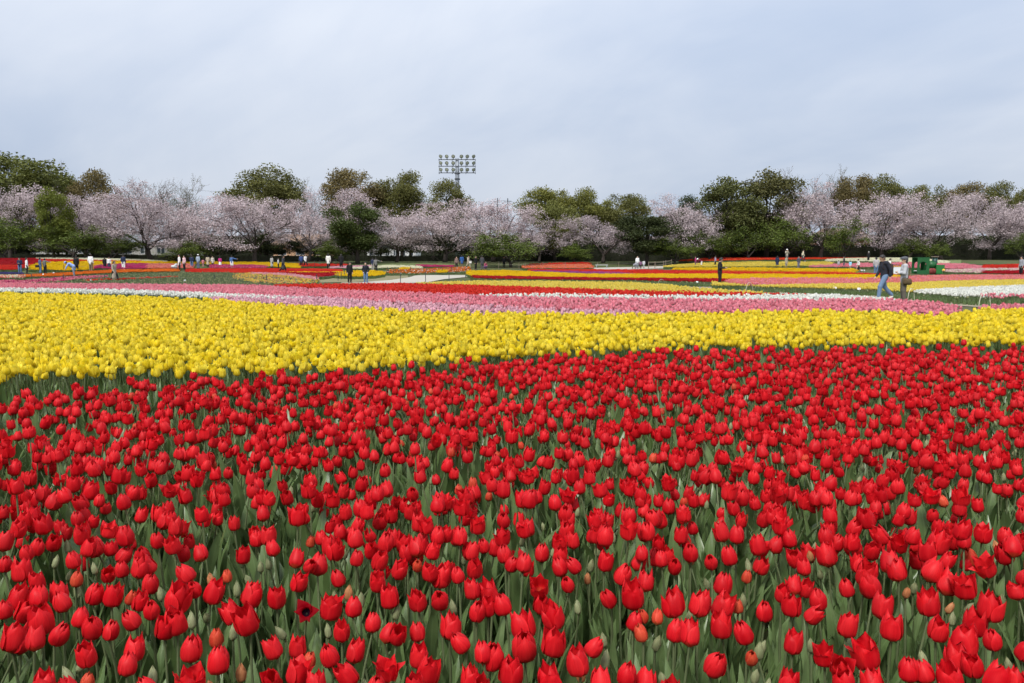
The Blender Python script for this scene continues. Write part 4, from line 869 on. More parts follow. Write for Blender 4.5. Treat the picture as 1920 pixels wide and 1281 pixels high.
# ------------------------------------------------------------------ houses glimpsed below the crowns
for k, c in (('wall_grey', (.42, .41, .39)), ('wall_peach', (.62, .38, .24)), ('wall_white', (.70, .71, .72)), ('roof_grey', (.16, .17, .19)), ('roof_brown', (.20, .13, .09))): M[k] = mat_simple(k, c, .85, .1, 1.5)
def mat_glass():
    m, nt, b = new_mat('window_glass'); c = mixrgb(nt, nnoise(nt, .8, 3), (.03, .04, .05), (.09, .11, .13)); nt.links.new(c, b.inputs['Base Color']); b.inputs['Roughness'].default_value = .08; return m
M['glass'] = mat_glass()
def house(pa, pb, ytop, depth, wall, roof, label, dp=9.0, nw=4, flat=False):
    xa, xb = (pa-960)/F_PX*depth, (pb-960)/F_PX*depth; z0 = float(ground((xa+xb)/2, depth)) - .1; W = xb-xa; h = at_depth(pa, ytop, depth)[2]-z0
    t = empty('house', ((xa+xb)/2, depth+dp/2, z0)); w = Geo()
    ws = []; step = W/nw; ww, wh, sill = min(1.6, step*.5), min(1.3, h*.38), h*.38
    # front wall in piers and bands so that the windows are openings
    f = -dp/2; wx = [-W/2+step*(i+.5) for i in range(nw)]
    w.box((0, f+.1, sill/2), (W, .2, sill)); w.box((0, f+.1, (sill+wh+h)/2), (W, .2, h-sill-wh))
    xs = [-W/2] + sum([[c-ww/2, c+ww/2] for c in wx], []) + [W/2]
    for i in range(0, len(xs), 2): w.box(((xs[i]+xs[i+1])/2, f+.1, sill+wh/2), (xs[i+1]-xs[i], .2, wh))
    w.box((0, dp/2-.1, h/2), (W, .2, h)); w.box((-W/2+.1, 0, h/2), (.2, dp-.4, h)); w.box((W/2-.1, 0, h/2), (.2, dp-.4, h))
    link('wall', w.mesh('wall', M[wall]), t)
    for c in wx:
        g = Geo().box((c, f+.12, sill+wh/2), (ww, .03, wh)); wo = link('window', g.mesh('window', M['glass']), t)
        fr = Geo()
        for dx in (-ww/2+.04, 0, ww/2-.04): fr.box((c+dx, f+.08, sill+wh/2), (.06, .05, wh))
        for dz in (.03, wh-.03): fr.box((c, f+.075, sill+dz), (ww, .045, .06))
        link('window_frame', fr.mesh('window_frame', M['white_paint']), wo)
    e = .6
    if flat: g = Geo().box((0, 0, h+.15), (W+.5, dp+.5, .3))
    else:
        rh = min(2.4, dp*.26); X, Y = W/2+e, dp/2+e
        g = Geo().add([(-X, -Y, h), (X, -Y, h), (X, Y, h), (-X, Y, h), (-X+1.5, 0, h+rh), (X-1.5, 0, h+rh), (-X, -Y, h+.12), (X, -Y, h+.12), (X, Y, h+.12), (-X, Y, h+.12)],
                      [(3, 2, 1, 0), (0, 1, 7, 6), (1, 2, 8, 7), (2, 3, 9, 8), (3, 0, 6, 9), (6, 7, 5, 4), (8, 9, 4, 5), (7, 8, 5), (9, 6, 4)])
    link('roof', g.mesh('roof', M[roof]), t)
    return tag(t, label, 'house')
house(228, 352, 455, 150, 'wall_grey', 'roof_grey', 'low grey house glimpsed behind the fourth cherry trunk')
house(60, 200, 452, 154, 'wall_grey', 'roof_brown', 'pale house hidden behind the trunks on the left', nw=5)
house(515, 615, 461, 150, 'wall_peach', 'roof_brown', 'peach coloured house glimpsed behind the middle left cherries', nw=3)
house(690, 780, 464, 152, 'wall_white', 'roof_grey', 'white low building behind the trunks left of the mast', nw=6, flat=True)
house(1325, 1400, 448, 150, 'wall_white', 'roof_grey', 'white building glimpsed below the cherry right of the gap', nw=3)
house(1545, 1630, 450, 150, 'wall_peach', 'roof_brown', 'peach house glimpsed behind the right cherry trunks', nw=3)

# ------------------------------------------------------------------ floodlight mast
def mast():
    y = 165.0; s = y/F_PX; x = (859-960)*s; z0 = float(ground(x, y)); Z = lambda py: at_depth(859, py, y)[2] - z0
    t = empty('floodlight_mast', (x, y, z0))
    link('pole', Geo().tube([(0, 0, 0), (0, 0, Z(336)), (0, 0, Z(325)), (0, 0, Z(297))], [.52, .42, .40, .36], 14).mesh('pole', M['steel'], True), t)
    g = Geo()
    for py in (336, 325): g.lathe([(.40, -.12), (.56, -.12), (.56, .12), (.40, .12)], 16, (0, 0, Z(py)))
    link('collar', g.mesh('collar', M['steel_dark']), t)
    rows, xs = (300, 312.4, 324.8), [(q-859)*s for q in (829.5, 840.5, 852.2, 867, 877.5, 889)]
    for py in rows: link('rail', Geo().box((0, -.45, Z(py)), (7.5, .12, .14)).mesh('rail', M['steel_dark']), t)
    for q in (826, 850, 875, 892.5): link('upright', Geo().box(((q-859)*s, -.36, (Z(300)+Z(325))/2), (.13, .10, Z(300)-Z(325)+.4)).mesh('upright', M['steel']), t)
    link('ladder', Geo().box((-.18, -.5, (Z(299)+Z(326))/2), (.05, .06, Z(299)-Z(326))).box((.18, -.5, (Z(299)+Z(326))/2), (.05, .06, Z(299)-Z(326))).mesh('ladder', M['steel']), t)
    hous = Geo().lathe([(.02, .34), (.16, .30), (.26, .16), (.36, -.04), (.39, -.16), (.37, -.16), (.34, -.04)], 14, axis='y').mesh('lamp_housing', M['lamp'], True)
    gl = Geo().lathe([(.355, -.10), (.30, -.135), (.15, -.15), (.01, -.155)], 14, axis='y').mesh('lens', M['lens'], True)
    br = Geo().box((0, .05, -.42), (.10, .10, .34)).box((0, .05, -.6), (.28, .2, .10)).mesh('bracket', M['steel_dark'])
    for ri, py in enumerate(rows):
        for i, xx in enumerate(xs):
            l = link('lamp', hous, t, (xx, -.50, Z(py)+.66), (math.radians(24), 0, math.radians((-34, -18, -4, 8, 22, 38)[i])))
            link('lens', gl, l); link('bracket', br, l, rot=(math.radians(-24), 0, 0))
    return tag(t, 'tall grey floodlight mast with eighteen round lamps above the trees', 'floodlight')
M['lamp'] = mat_simple('lamp_housing', (.20, .23, .19), .4, .2, 4, .5)
M['lens'] = mat_simple('lamp_lens', (.42, .44, .34), .12, .08, 3)
mast()
def wire(name, pts, rad, mat, label, cat='wire'): return tag(link(name, Geo().tube(pts, rad, 4).mesh(name, mat)), label, cat)
for px, l in ((933, 'left'), (952, 'right')):
    y = 230.0; b = at_depth(px, 372, y); z0 = 2.0
    t = empty('utility_pole', (b[0], y, z0)); link('pole', Geo().tube([(0, 0, 0), (0, 0, b[2]-z0)], [.2, .13], 8).mesh('pole', M['steel_dark']), t)
    for dz in (.8, 1.8): link('crossarm', Geo().box((0, 0, b[2]-z0-dz), (2.2, .1, .12)).mesh('crossarm', M['steel_dark']), t)
    tag(t, 'thin utility pole just above the blossom right of the mast, %s one' % l, 'utility pole', 'utility poles right of the mast')
def sag(a, b, n, dip): return [a + (b-a)*t + np.array((0, 0, -dip*4*t*(1-t))) for t in np.linspace(0, 1, n)]
for i, (ya, yb, yc) in enumerate(((381, 376, 384), (384, 379, 387))):
    a, b, c = at_depth(780, ya+2, 230), at_depth(942, yb, 230), at_depth(1110, yc+6, 230)
    wire('power_line', sag(a, b, 9, .5)+sag(b, c, 9, .5)[1:], .025, M['steel_dark'], 'thin power line above the blossom right of the mast, %s one' % ('upper', 'lower')[i])
wire('power_line', sag(at_depth(250, 346, 190), at_depth(640, 372, 190), 16, .4), .022, M['steel_dark'], 'thin power line slanting down left of the big round olive tree')

# ------------------------------------------------------------------ green train for taking pictures in
def train():
    p = hit(1740, 514); s = p[1]/F_PX; H = 34*s
    t = empty('train_prop', tuple(p), math.radians(-4), .92); X = lambda px: (px-1740)*s
    M['green'] = mat_simple('green_paint', (.014, .095, .028), .45, .15, 3); M['green2'] = mat_simple('bright_green_paint', (.020, .150, .036), .45, .12, 3)
    M['teal'] = mat_simple('dark_teal_paint', (.012, .060, .050), .4, .15, 3); M['redpaint'] = mat_simple('dull_red_paint', (.18, .03, .025), .6, .2, 5); M['yellowpaint'] = mat_simple('yellow_paint', (.75, .45, .04), .5, .1, 5)
    def arched(name, xa, xb, z1, oa, ob, oz0, oz1, yy, mat, th=.07, ry=None):
        """a panel with a round-cornered window cut through it"""
        out = [(xa, 0), (xb, 0), (xb, z1), (xa, z1)]; n = 5; rr = min((ob-oa)*.45, .28)
        inn = [(oa, oz0), (ob, oz0)] + [(ob-rr+rr*math.sin(a), oz1-rr+rr*math.cos(a)) for a in np.linspace(math.pi/2, 0, n)] + [(oa+rr-rr*math.sin(a), oz1-rr+rr*math.cos(a)) for a in np.linspace(0, math.pi/2, n)]
        bm = bmesh.new(); vo = [bm.verts.new((x_, 0, z_)) for x_, z_ in out]; vi = [bm.verts.new((x_, 0, z_)) for x_, z_ in inn]
        ed = [bm.edges.new((vo[i], vo[(i+1) % len(vo)])) for i in range(len(vo))] + [bm.edges.new((vi[i], vi[(i+1) % len(vi)])) for i in range(len(vi))]
        bmesh.ops.triangle_fill(bm, use_beauty=True, edges=ed)
        ex = bmesh.ops.extrude_face_region(bm, geom=bm.faces[:]); bmesh.ops.translate(bm, verts=[v for v in ex['geom'] if isinstance(v, bmesh.types.BMVert)], vec=(0, th, 0))
        bmesh.ops.recalc_face_normals(bm, faces=bm.faces[:]); me = bpy.data.meshes.new(name); bm.to_mesh(me); bm.free(); me.materials.append(mat)
        return link(name, me, t, (0, yy, 0))
    xa, xb = X(1713), X(1736); h = H*.97
    for yy in (-.7, .7): arched('cab_side', xa, xb, h, xa+.26, xb-.30, .42, h-.44, yy, M['green'])
    fr = arched('cab_front', -.66, .70, h, -.30, .30, 1.0, h-.34, 0, M['green2']); fr.location = (xb+.045, 0, 0); fr.rotation_euler = (0, 0, math.pi/2)
    link('roof', Geo().box(((xa+xb)/2+.03, .03, h+.025), (xb-xa+.08, 1.50, .05)).mesh('roof', M['green']), t)
    link('bench', Geo().box(((xa+xb)/2-.02, .1, .36), (xb-xa-.3, .8, .10)).mesh('bench', M['white_paint']), t)
    link('boiler', Geo().lathe([(.05, X(1737)+.08), (.44, X(1737)+.08), (.46, X(1745)), (.44, X(1753)), (.05, X(1753))], 16, (0, 0, .98), axis='x').mesh('boiler', M['green'], True), t)
    link('chimney', Geo().lathe([(.30, 1.15), (.27, 1.3), (.27, h+.02), (.24, h+.02)], 14, (X(1752), 0, 0)).mesh('chimney', M['teal'], True), t)
    link('chimney_cap', Geo().lathe([(.27, 0), (.40, .03), (.40, .12), (.20, .12)], 14, (X(1752), 0, h+.03)).mesh('chimney_cap', M['wood'], True), t)
    link('front_box', Geo().box(((X(1751)+X(1767))/2, 0, .52), (X(1767)-X(1751), 1.2, .98)).mesh('front_box', M['green2']), t)
    link('headlamp', Geo().lathe([(.02, -.10), (.14, -.08), (.16, .02), (.15, .12), (.02, .14)], 12, (X(1767)-.10, -.62, .42), axis='y').mesh('headlamp', M['yellowpaint'], True), t)
    for px in (1742, 1747):
        link('wheel', Geo().lathe([(.05, -.05), (.30, -.05), (.32, 0), (.30, .05), (.05, .05)], 14, (X(px)-.05, -.52 - (px % 3)*.01, .33), axis='y').mesh('wheel', M['redpaint'], True), t)
    link('chassis', Geo().box(((xb+X(1752))/2+.1, 0, .48), (X(1752)-xb-.3, .8, .16)).mesh('chassis', M['steel_dark']), t)
    return tag(t, 'green wooden train for photographs standing in the tulip beds', 'train prop')
train()

# ------------------------------------------------------------------ small furniture: rope fences, hoops, name tags, flower stand
def fence(name, pix, hpost, label, mat='steel_dark', rails=(.85,), rr=.007, pr=.026, rope='rope'):
    pts = [hit(*q) for q in pix]; t = empty(name, tuple(pts[0])); o = pts[0]
    pm = Geo().tube([(0, 0, -.1), (0, 0, hpost)], pr, 8).lathe([(pr*1.3, hpost), (pr*1.3, hpost+.03), (.005, hpost+.05)], 8).mesh('post', M[mat])
    for p in pts: link('post', pm, t, tuple(p-o))
    for f in rails:
        for a, b in zip(pts[:-1], pts[1:]):
            A, B = a-o+np.array((0, 0, hpost*f)), b-o+np.array((0, 0, hpost*f))
            link('rope' if rope == 'rope' else 'rail', Geo().tube(sag(A, B, 7, .10 if rope == 'rope' else 0.0), rr, 4).mesh(rope, M[rope if rope == 'rope' else mat]), t)
    return tag(t, label, 'fence')
fence('rope_fence', [(60, 531.5), (120, 531.5), (197, 532), (302, 532.5), (403, 533), (500, 533), (594, 532)], .62, 'thin rope fence with grey posts behind the left pink band')
fence('rope_fence', [(594, 532), (634, 527), (640, 524.5), (646, 522), (650, 520)], .62, 'short rope fence beside the two visitors in black')
fence('rope_fence', [(751, 531.5), (798, 530), (842, 526), (873, 521)], .75, 'rope fence with dark posts around the paved path')
fence('rope_fence', [(727, 513.5), (747, 514), (770, 514), (800, 514.5), (829, 514.5), (846, 513.5), (874, 511)], .7, 'rope fence in front of the small mixed bed')
fence('rope_fence', [(120, 511), (190, 508), (231, 506), (300, 504)], .75, 'faint rope fence behind the visitors on the left')
fence('rope_fence', [(561, 503.5), (590, 503.5), (600, 503), (630, 502.5)], .95, 'rope fence with pale posts in the far middle')
fence('rope_fence', [(935, 505), (973, 505.5), (985, 505.5), (1018, 505), (1060, 504.5)], .8, 'rope fence in front of the round far bed', 'wood')
fence('wooden_fence', [(1216, 504.5), (1228, 504), (1244, 502.5), (1248, 501.5), (1259, 499)], .85, 'wooden rail fence at the end of the far pale path', 'wood', (.9, .5), .03, .05, 'rail')
fence('rope_fence', [(1120, 503.5), (1160, 502), (1200, 500.5)], .7, 'rope fence along the far pale path', 'wood')
def hoop(px, py, w, h, rot, label):
    p = hit(px, py); o = link('bed_hoop', Geo().tube([(w/2*math.cos(a), 0, h*math.sin(a)) for a in np.linspace(0, math.pi, 16)], .011, 8).mesh('bed_hoop', M['white_pipe'], True), None, tuple(p), (0, 0, rot))
    return tag(o, label, 'hoop', 'white hoops along the path edge')
hoop(1405, 548, .75, .50, .8, 'cream coloured hoop at the corner of the green strip')
hoop(1708, 567, .75, .52, .8, 'cream hoop beside the man in flat cap')
hoop(1846, 577, .70, .55, .55, 'cream hoop at the right end of the green strip')
hoop(1240, 535, .7, .40, .7, 'small pale hoop left of the man in black suit')
tag_me = Geo().box((0, -.012, .34), (.16, .012, .11)).mesh('plate', M['white_paint']); stake_me = Geo().box((0, 0, .15), (.02, .012, .40)).mesh('stake', M['steel'])
TAGS = [(14, 524, 'at the left edge'), (80, 520, 'below the orange strip'), (100, 517, 'on the orange strip'), (169, 533, 'left of the beige coat woman'), (346, 533.5, 'below the visitors in white'), (557, 534, 'below the apricot bed'), (700, 505, 'right of the pointing visitor'),
        (777, 512, 'first in the mixed bed'), (784, 512.5, 'second in the mixed bed'), (792, 512.5, 'third in the mixed bed'), (802, 512.5, 'fourth in the mixed bed'), (813, 512.5, 'fifth in the mixed bed'), (829, 512, 'sixth in the mixed bed'), (838, 512, 'seventh in the mixed bed'), (768, 507, 'at the back of the mixed bed'),
        (1308, 537, 'left of the man in black'), (1566, 551, 'in the green strip on the right'), (1611, 553, 'left of the walking man'), (1616, 512, 'first below the children'), (1621, 512, 'second below the children'), (976, 527, 'under the long dark red band')]
for px, py, l in TAGS:
    p = hit(px, py); t = empty('name_tag', tuple(p), rnd.uniform(-.3, .3), .85); link('stake', stake_me, t); link('plate', tag_me, t, rot=(math.radians(-18), 0, 0)); tag(t, 'small white plant name tag ' + l, 'plant tag', 'white name tags in the beds')
def flower_stand():
    p = hit(1681, 516); s = p[1]/F_PX; t = empty('flower_stand', tuple(p))
    link('box', Geo().box((0, 0, .42), (.82, .5, .84)).mesh('box', M['white_paint']), t); link('rim', Geo().box((0, 0, .87), (.92, .58, .06)).mesh('rim', M['orange_rim']), t)
    r = np.random.default_rng(5); P = r.uniform((-.4, -.22, .9), (.4, .22, 1.05), (260, 3))
    for i, (c, q) in enumerate((((.80, .30, .02), P[:110]), ((.18, .08, .45), P[110:170]), ((.06, .12, .03), P[170:]))):
        V, Fc, ti = leaf_cloud(q, .09, r, r.uniform(.3, .7, len(q))); link(('flowers', 'flowers', 'leaves')[i], make_mesh('flowers', V, Fc, M['foliage'], attrs={'tint': ti}), t, color=c)
    return tag(t, 'white box planter of orange and purple flowers between the two men', 'planter')
M['orange_rim'] = mat_simple('orange_trim', (.75, .34, .05), .6, .15, 6)
flower_stand()
def bench(px, py, label):
    p = hit(px, py); t = empty('park_bench', tuple(p), math.radians(rnd.uniform(-8, 8)))
    for dy in (-.16, 0, .16): link('seat_slat', Geo().box((0, dy, .44), (1.6, .13, .04)).mesh('seat_slat', M['white_paint']), t)
    for dx in (-.65, .65): link('leg', Geo().box((dx, 0, .21), (.08, .42, .42)).mesh('leg', M['steel']), t)
    return tag(t, label, 'bench')
bench(1128, 503.5, 'pale bench at the start of the far pale path')

# ------------------------------------------------------------------ people
def nets(fn, lo, hi, h):
    """a closed surface around the zero level of a distance field"""
    ax = [np.arange(a-2*h, b+2.5*h, h) for a, b in zip(lo, hi)]; G = np.stack(np.meshgrid(*ax, indexing='ij'), -1); D = fn(G); S = D < 0
    n = np.array(D.shape)-1; acc = np.zeros((*n, 3)); cnt = np.zeros(n)
    def sl(A, o): return A[o[0]:o[0]+n[0], o[1]:o[1]+n[1], o[2]:o[2]+n[2]]
    for axis in range(3):
        oth = [i for i in range(3) if i != axis]
        for u in (0, 1):
            for v in (0, 1):
                o0 = [0, 0, 0]; o0[oth[0]] = u; o0[oth[1]] = v; o1 = list(o0); o1[axis] = 1
                a, b = sl(D, o0), sl(D, o1); c = (a < 0) != (b < 0); t = np.where(c, a/np.where(c, a-b, 1), 0)
                for i in range(3): acc[..., i] += np.where(c, o0[i] + (t if i == axis else 0), 0)
                cnt += c
    mk = cnt > 0; idx = np.full(n, -1); idx[mk] = np.arange(mk.sum())
    V = (np.argwhere(mk) + acc[mk]/cnt[mk][:, None])*h + np.array([a[0] for a in ax])
    Fs = []
    for axis in range(3):
        u, v = [(1, 2), (2, 0), (0, 1)][axis]
        s0 = [slice(None)]*3; s1 = [slice(None)]*3; s0[axis] = slice(0, -1); s1[axis] = slice(1, None)
        c = S[tuple(s0)] != S[tuple(s1)]; pos = np.argwhere(c); sg = S[tuple(s0)][c]
        ok = (pos[:, u] > 0) & (pos[:, v] > 0) & (pos[:, u] < n[u]) & (pos[:, v] < n[v]) & (pos[:, axis] < n[axis]); pos, sg = pos[ok], sg[ok]
        def at(du, dv): q = pos.copy(); q[:, u] += du; q[:, v] += dv; return idx[q[:, 0], q[:, 1], q[:, 2]]
        Q = np.stack([at(-1, -1), at(0, -1), at(0, 0), at(-1, 0)], 1); Q[~sg] = Q[~sg][:, ::-1]; Fs.append(Q)
    Fs = np.concatenate(Fs); Fs = Fs[(Fs >= 0).all(1)]
    return V, Fs
def caps_field(prims, k=.022):
    def fn(G):
        D = None
        for q in prims:
            a, ra, b, rb = np.array(q[0], float), q[1], np.array(q[2], float), q[3]; fl = q[4] if len(q) > 4 else 1.0
            P = G.copy(); cyy = (a[1]+b[1])/2
            if fl != 1: P[..., 1] = (P[..., 1]-cyy)/fl + cyy; a = a.copy(); b = b.copy(); a[1] = (a[1]-cyy)/fl + cyy; b[1] = (b[1]-cyy)/fl + cyy
            ab = b-a; L = max(ab @ ab, 1e-9); t = np.clip(((P-a) @ ab)/L, 0, 1); d = (np.linalg.norm(P - a - t[..., None]*ab, axis=-1) - (ra+(rb-ra)*t))*min(1, fl)
            if D is None: D = d
            else: hh = np.clip(.5+.5*(D-d)/k, 0, 1); D = D*(1-hh)+d*hh - k*hh*(1-hh)
        return D
    return fn
def bounds(prims):
    P = np.array([np.array(q[i])+s_*np.array((1, 1, 1))*q[i+1] for q in prims for i in (0, 2) for s_ in (-1, 1)]); return P.min(0), P.max(0)
def joints(pose):
    J = dict(pel=(0, 0, .93), che=(0, 0, 1.27), nek=(0, .012, 1.44), hed=(0, -.012, 1.575), tilt=0.0)
    for s_, n in ((1, 'l'), (-1, 'r')):
        J['hip'+n] = (.092*s_, 0, .89); J['kne'+n] = (.10*s_, -.015, .49); J['ank'+n] = (.105*s_, .02, .085); J['toe'+n] = (.115*s_, -.13, .035)
        J['sho'+n] = (.175*s_, 0, 1.385); J['elb'+n] = (.235*s_, .02, 1.11); J['wri'+n] = (.225*s_, -.06, .86)
    if pose == 'walk':
        J.update(knel=(.10, -.20, .51), ankl=(.10, -.24, .10), toel=(.10, -.39, .06), kner=(-.09, .08, .49), ankr=(-.09, .36, .17), toer=(-.09, .27, .06), elbl=(.23, .12, 1.12), wril=(.22, .10, .88), elbr=(-.23, -.05, 1.11), wrir=(-.22, -.2, .90))
    if pose == 'point': J.update(elbr=(-.42, -.03, 1.30), wrir=(-.66, -.05, 1.27))
    if pose == 'phone': J.update(elbl=(.22, .02, 1.11), wril=(.07, -.27, 1.12), elbr=(-.22, .02, 1.11), wrir=(-.07, -.27, 1.12), hed=(0, -.06, 1.56), tilt=.4)
    if pose == 'camera': J.update(elbl=(.24, -.12, 1.18), wril=(.06, -.25, 1.46), elbr=(-.24, -.12, 1.18), wrir=(-.06, -.25, 1.46))
    if pose == 'crossed': J.update(elbl=(.25, -.05, 1.12), wril=(-.10, -.19, 1.15), elbr=(-.25, -.05, 1.12), wrir=(.10, -.22, 1.11))
    if pose == 'pockets': J.update(elbl=(.27, .08, 1.12), wril=(.20, -.03, .93), elbr=(-.27, .08, 1.12), wrir=(-.20, -.03, .93))
    low = ('che', 'nek', 'hed', 'shol', 'shor', 'elbl', 'elbr', 'wril', 'wrir')
    def lean(a):
        for k in low:
            x, y, z = J[k]; y0, z0 = J['pel'][1], J['pel'][2]; dy, dz = y-y0, z-z0
            J[k] = (x, y0 + dy*math.cos(a) - dz*math.sin(a), z0 + dz*math.cos(a) + dy*math.sin(a))
    if pose == 'bend': lean(1.05); J.update(elbl=(.20, -.52, .95), wril=(.14, -.62, .72), elbr=(-.20, -.52, .95), wrir=(-.14, -.62, .72), tilt=.7)
    if pose == 'crouch':
        dz = .55
        for k in list(J):
            if k not in ('tilt', 'ankl', 'ankr', 'toel', 'toer', 'knel', 'kner'): x, y, z = J[k]; J[k] = (x, y+.12, z-dz)
        J.update(knel=(.13, -.28, .46), kner=(-.13, -.28, .46), ankl=(.11, .0, .09), ankr=(-.11, .0, .09)); lean(.35)
        J.update(wril=(.10, -.35, .55), wrir=(-.10, -.35, .55), elbl=(.24, -.18, .52), elbr=(-.24, -.18, .52))
    if pose == 'walk': lean(.06); J['tilt'] = .15
    if pose == 'lookdown': J['hed'] = (0, -.06, 1.56); J['tilt'] = .4
    if pose == 'walkdown': pass
    return J
def P3(J, k): return np.array(J[k], float)
PM = {}
def person_meshes(pose, top, bottom, hair, h):
    key = (pose, top, bottom, hair, h)
    if key in PM: return PM[key]
    J = joints({'walkdown': 'walk'}.get(pose, pose)); 
    if pose == 'walkdown': J['hed'] = tuple(P3(J, 'hed') + np.array((0, -.06, -.02))); J['tilt'] = .5
    p = lambda k: P3(J, k); out = {}
    def mk(name, prims, mat, k=.022, cut=None, hh=None):
        ck = (pose, name, top if name == 'jacket' else bottom if name in ('trousers', 'skirt') else hair if name == 'hair' else '', h)
        if ck in PM: return PM[ck]
        f0 = caps_field(prims, k); fn = (lambda G: np.maximum(f0(G), cut(G))) if cut else f0
        V, Fs = nets(fn, *bounds(prims), hh or h); PM[ck] = make_mesh(name, V, Fs, mat, smooth=True); return PM[ck]
    hd = p('hed'); ti = J['tilt']; fwd = np.array((0, -math.cos(ti), -math.sin(ti))); up = np.array((0, -math.sin(ti), math.cos(ti)))
    if pose == 'bend': fwd, up = np.array((0, -.6, -.8)), np.array((0, -.8, .6))
    B = [(hd-up*.035, .070, hd+up*.035, .088), (hd+fwd*.085-up*.02, .014, hd+fwd*.098-up*.03, .016), (hd-fwd*.03, .088, hd+up*.02-fwd*.02, .09), (hd-up*.08+fwd*.03, .05, hd-up*.05+fwd*.05, .045), (p('nek'), .058, hd-up*.07-fwd*.01, .052),
         (p('pel'), .135, p('che'), .145, .72), (p('che'), .12, p('nek')-up*.03, .07, .8), (p('shol'), .06, p('shor'), .06)]
    for sx in (1, -1): B.append((hd+np.array((sx*.088, .01, -.005)), .018, hd+np.array((sx*.09, .015, .02)), .02))
    T = []; Q = []
    for n, sx in (('l', 1), ('r', -1)):
        sh, el, wr, hp, kn, an, to = (p(k+n) for k in ('sho', 'elb', 'wri', 'hip', 'kne', 'ank', 'toe'))
        dv = (wr-el)/np.linalg.norm(wr-el); sd = np.cross(dv, (0, 1, .2)); sd /= np.linalg.norm(sd)+1e-9; palm = wr+dv*.07
        B += [(sh, .052, el, .040), (el, .040, wr, .028), (wr, .026, palm, .034), (hp, .085, kn, .056), (kn, .055, (kn+an)/2+np.array((0, .02, 0)), .052), ((kn+an)/2, .05, an, .036), (an, .04, to, .035)]
        for q, (o, L) in enumerate(((-.028, .070), (-.010, .080), (.010, .076), (.027, .060))): B.append((palm+sd*o, .0105, palm+sd*o+dv*L+np.array((0, -.012, 0)), .0085))
        B.append((wr+dv*.025-sd*.022, .012, wr+dv*.075-sd*.058, .0095))
        T += [(sh, .070, el, .058), (el, .057, wr-dv*.02, .045)]
        Q += [(hp, .105, kn, .078), (kn, .078, an+np.array((0, 0, .03)), .066)]
        out['shoe'+n] = mk('shoe'+n, [(an+np.array((0, .02, -.035)), .050, to, .042)], M['cloth'], hh=min(h, .022))
    out['body'] = mk('person', B, M['skin'], .016)
    pel, che, nek = p('pel'), p('che'), p('nek'); ax = (pel-che)/np.linalg.norm(pel-che)
    T += [(che, .172, pel, .158, .74), (che, .15, nek+ax*.05, .085, .8), (p('shol'), .078, p('shor'), .078)]
    if top in ('coat', 'midcoat'): zz = .48 if top == 'coat' else .72; T += [(pel, .165, np.array((pel[0], pel[1], zz)), .205 if top == 'coat' else .185, .8)]
    else: T += [(pel, .155, pel+ax*.08, .155, .78)]
    out['jacket'] = mk('jacket', T, M['cloth'], .03)
    if bottom == 'skirt': Q = [(pel, .15, pel+np.array((0, 0, -.12)), .17, .8), (pel+np.array((0, 0, -.12)), .17, np.array((pel[0], pel[1], .46)), .22, .85)]
    elif bottom == 'shorts': Q = [(q[0], q[1]+.01, q[2], q[3]+.015) for q in Q if q[1] == .105] + [(pel, .14, pel+np.array((0, 0, -.06)), .14, .8)]
    else: Q += [(pel, .145, pel+np.array((0, 0, -.08)), .14, .8)]
    out['trousers'] = mk('skirt' if bottom == 'skirt' else 'trousers', Q, M['cloth'], .03)
    Hp = [(hd+up*.028-fwd*.012, .104, hd+up*.035-fwd*.02, .104)]
    if hair == 'long': Hp += [(hd-fwd*.045, .095, nek-fwd*.07-np.array((0, 0, .10)), .08)]
    elif hair == 'bob': Hp += [(hd-fwd*.03, .102, hd-up*.07-fwd*.03, .09)]
    else: Hp += [(hd-fwd*.03, .092, hd-up*.04-fwd*.035, .075)]
    c0 = hd + fwd*.038 + up*.035; nrm = fwd*.80 - up*.60
    out['hair'] = mk('hair', Hp, M['hair'], .02, cut=lambda G: (G-c0) @ nrm, hh=min(h, .02))
    e = Geo()
    for sx in (1, -1): e.lathe([(.001, -.008), (.010, -.004), (.010, .004), (.001, .008)], 6, hd+fwd*.083+np.array((sx*.034, 0, 0))+up*.012, axis='y')
    out['eyes'] = e.mesh('eyes', M['dark'])
    out['mouth'] = Geo().box(hd+fwd*.088-up*.062, (.045, .014, .012)).mesh('mouth', M['lip']); out['hd'] = (hd, fwd, up)
    PM[key] = out; return out
HATS = {}
def hat_mesh(kind):
    if kind not in HATS:
        if kind == 'flatcap':
            V, Fs = nets(caps_field([((0, .01, .065), .108, (0, -.03, .06), .100, 1.1), ((0, -.09, .045), .07, (0, -.13, .03), .05)], .03), (-.16, -.22, -.1), (.16, .16, .2), .014)
            V[:, 2] = np.where(V[:, 2] < .04, .04 + (V[:, 2]-.04)*.25, .04+(V[:, 2]-.04)*.75); HATS[kind] = make_mesh('cap', V, Fs, M['cloth'], smooth=True)
        elif kind == 'sunhat': HATS[kind] = Geo().lathe([(.19, .045), (.19, .052), (.11, .062), (.108, .11), (.08, .145), (.01, .155)], 16).mesh('hat', M['cloth'], True)
        else: HATS[kind] = Geo().lathe([(.108, .02), (.110, .07), (.085, .12), (.04, .142), (.005, .147)], 16).add([(-.08, -.09, .035), (.08, -.09, .035), (.06, -.18, .02), (-.06, -.18, .02), (-.08, -.09, .045), (.08, -.09, .045), (.06, -.18, .028), (-.06, -.18, .028)], [(3, 2, 1, 0), (4, 5, 6, 7), (0, 1, 5, 4), (1, 2, 6, 5), (2, 3, 7, 6), (3, 0, 4, 7)]).mesh('hat', M['cloth'], True)
    return HATS[kind]
BLK, NAV, WHT, GRY, BEI, JEAN, KHA, HAIR = (.012, .012, .014), (.018, .028, .065), (.78, .78, .77), (.26, .27, .28), (.46, .38, .28), (.10, .17, .30), (.17, .135, .085), (.014, .011, .010)
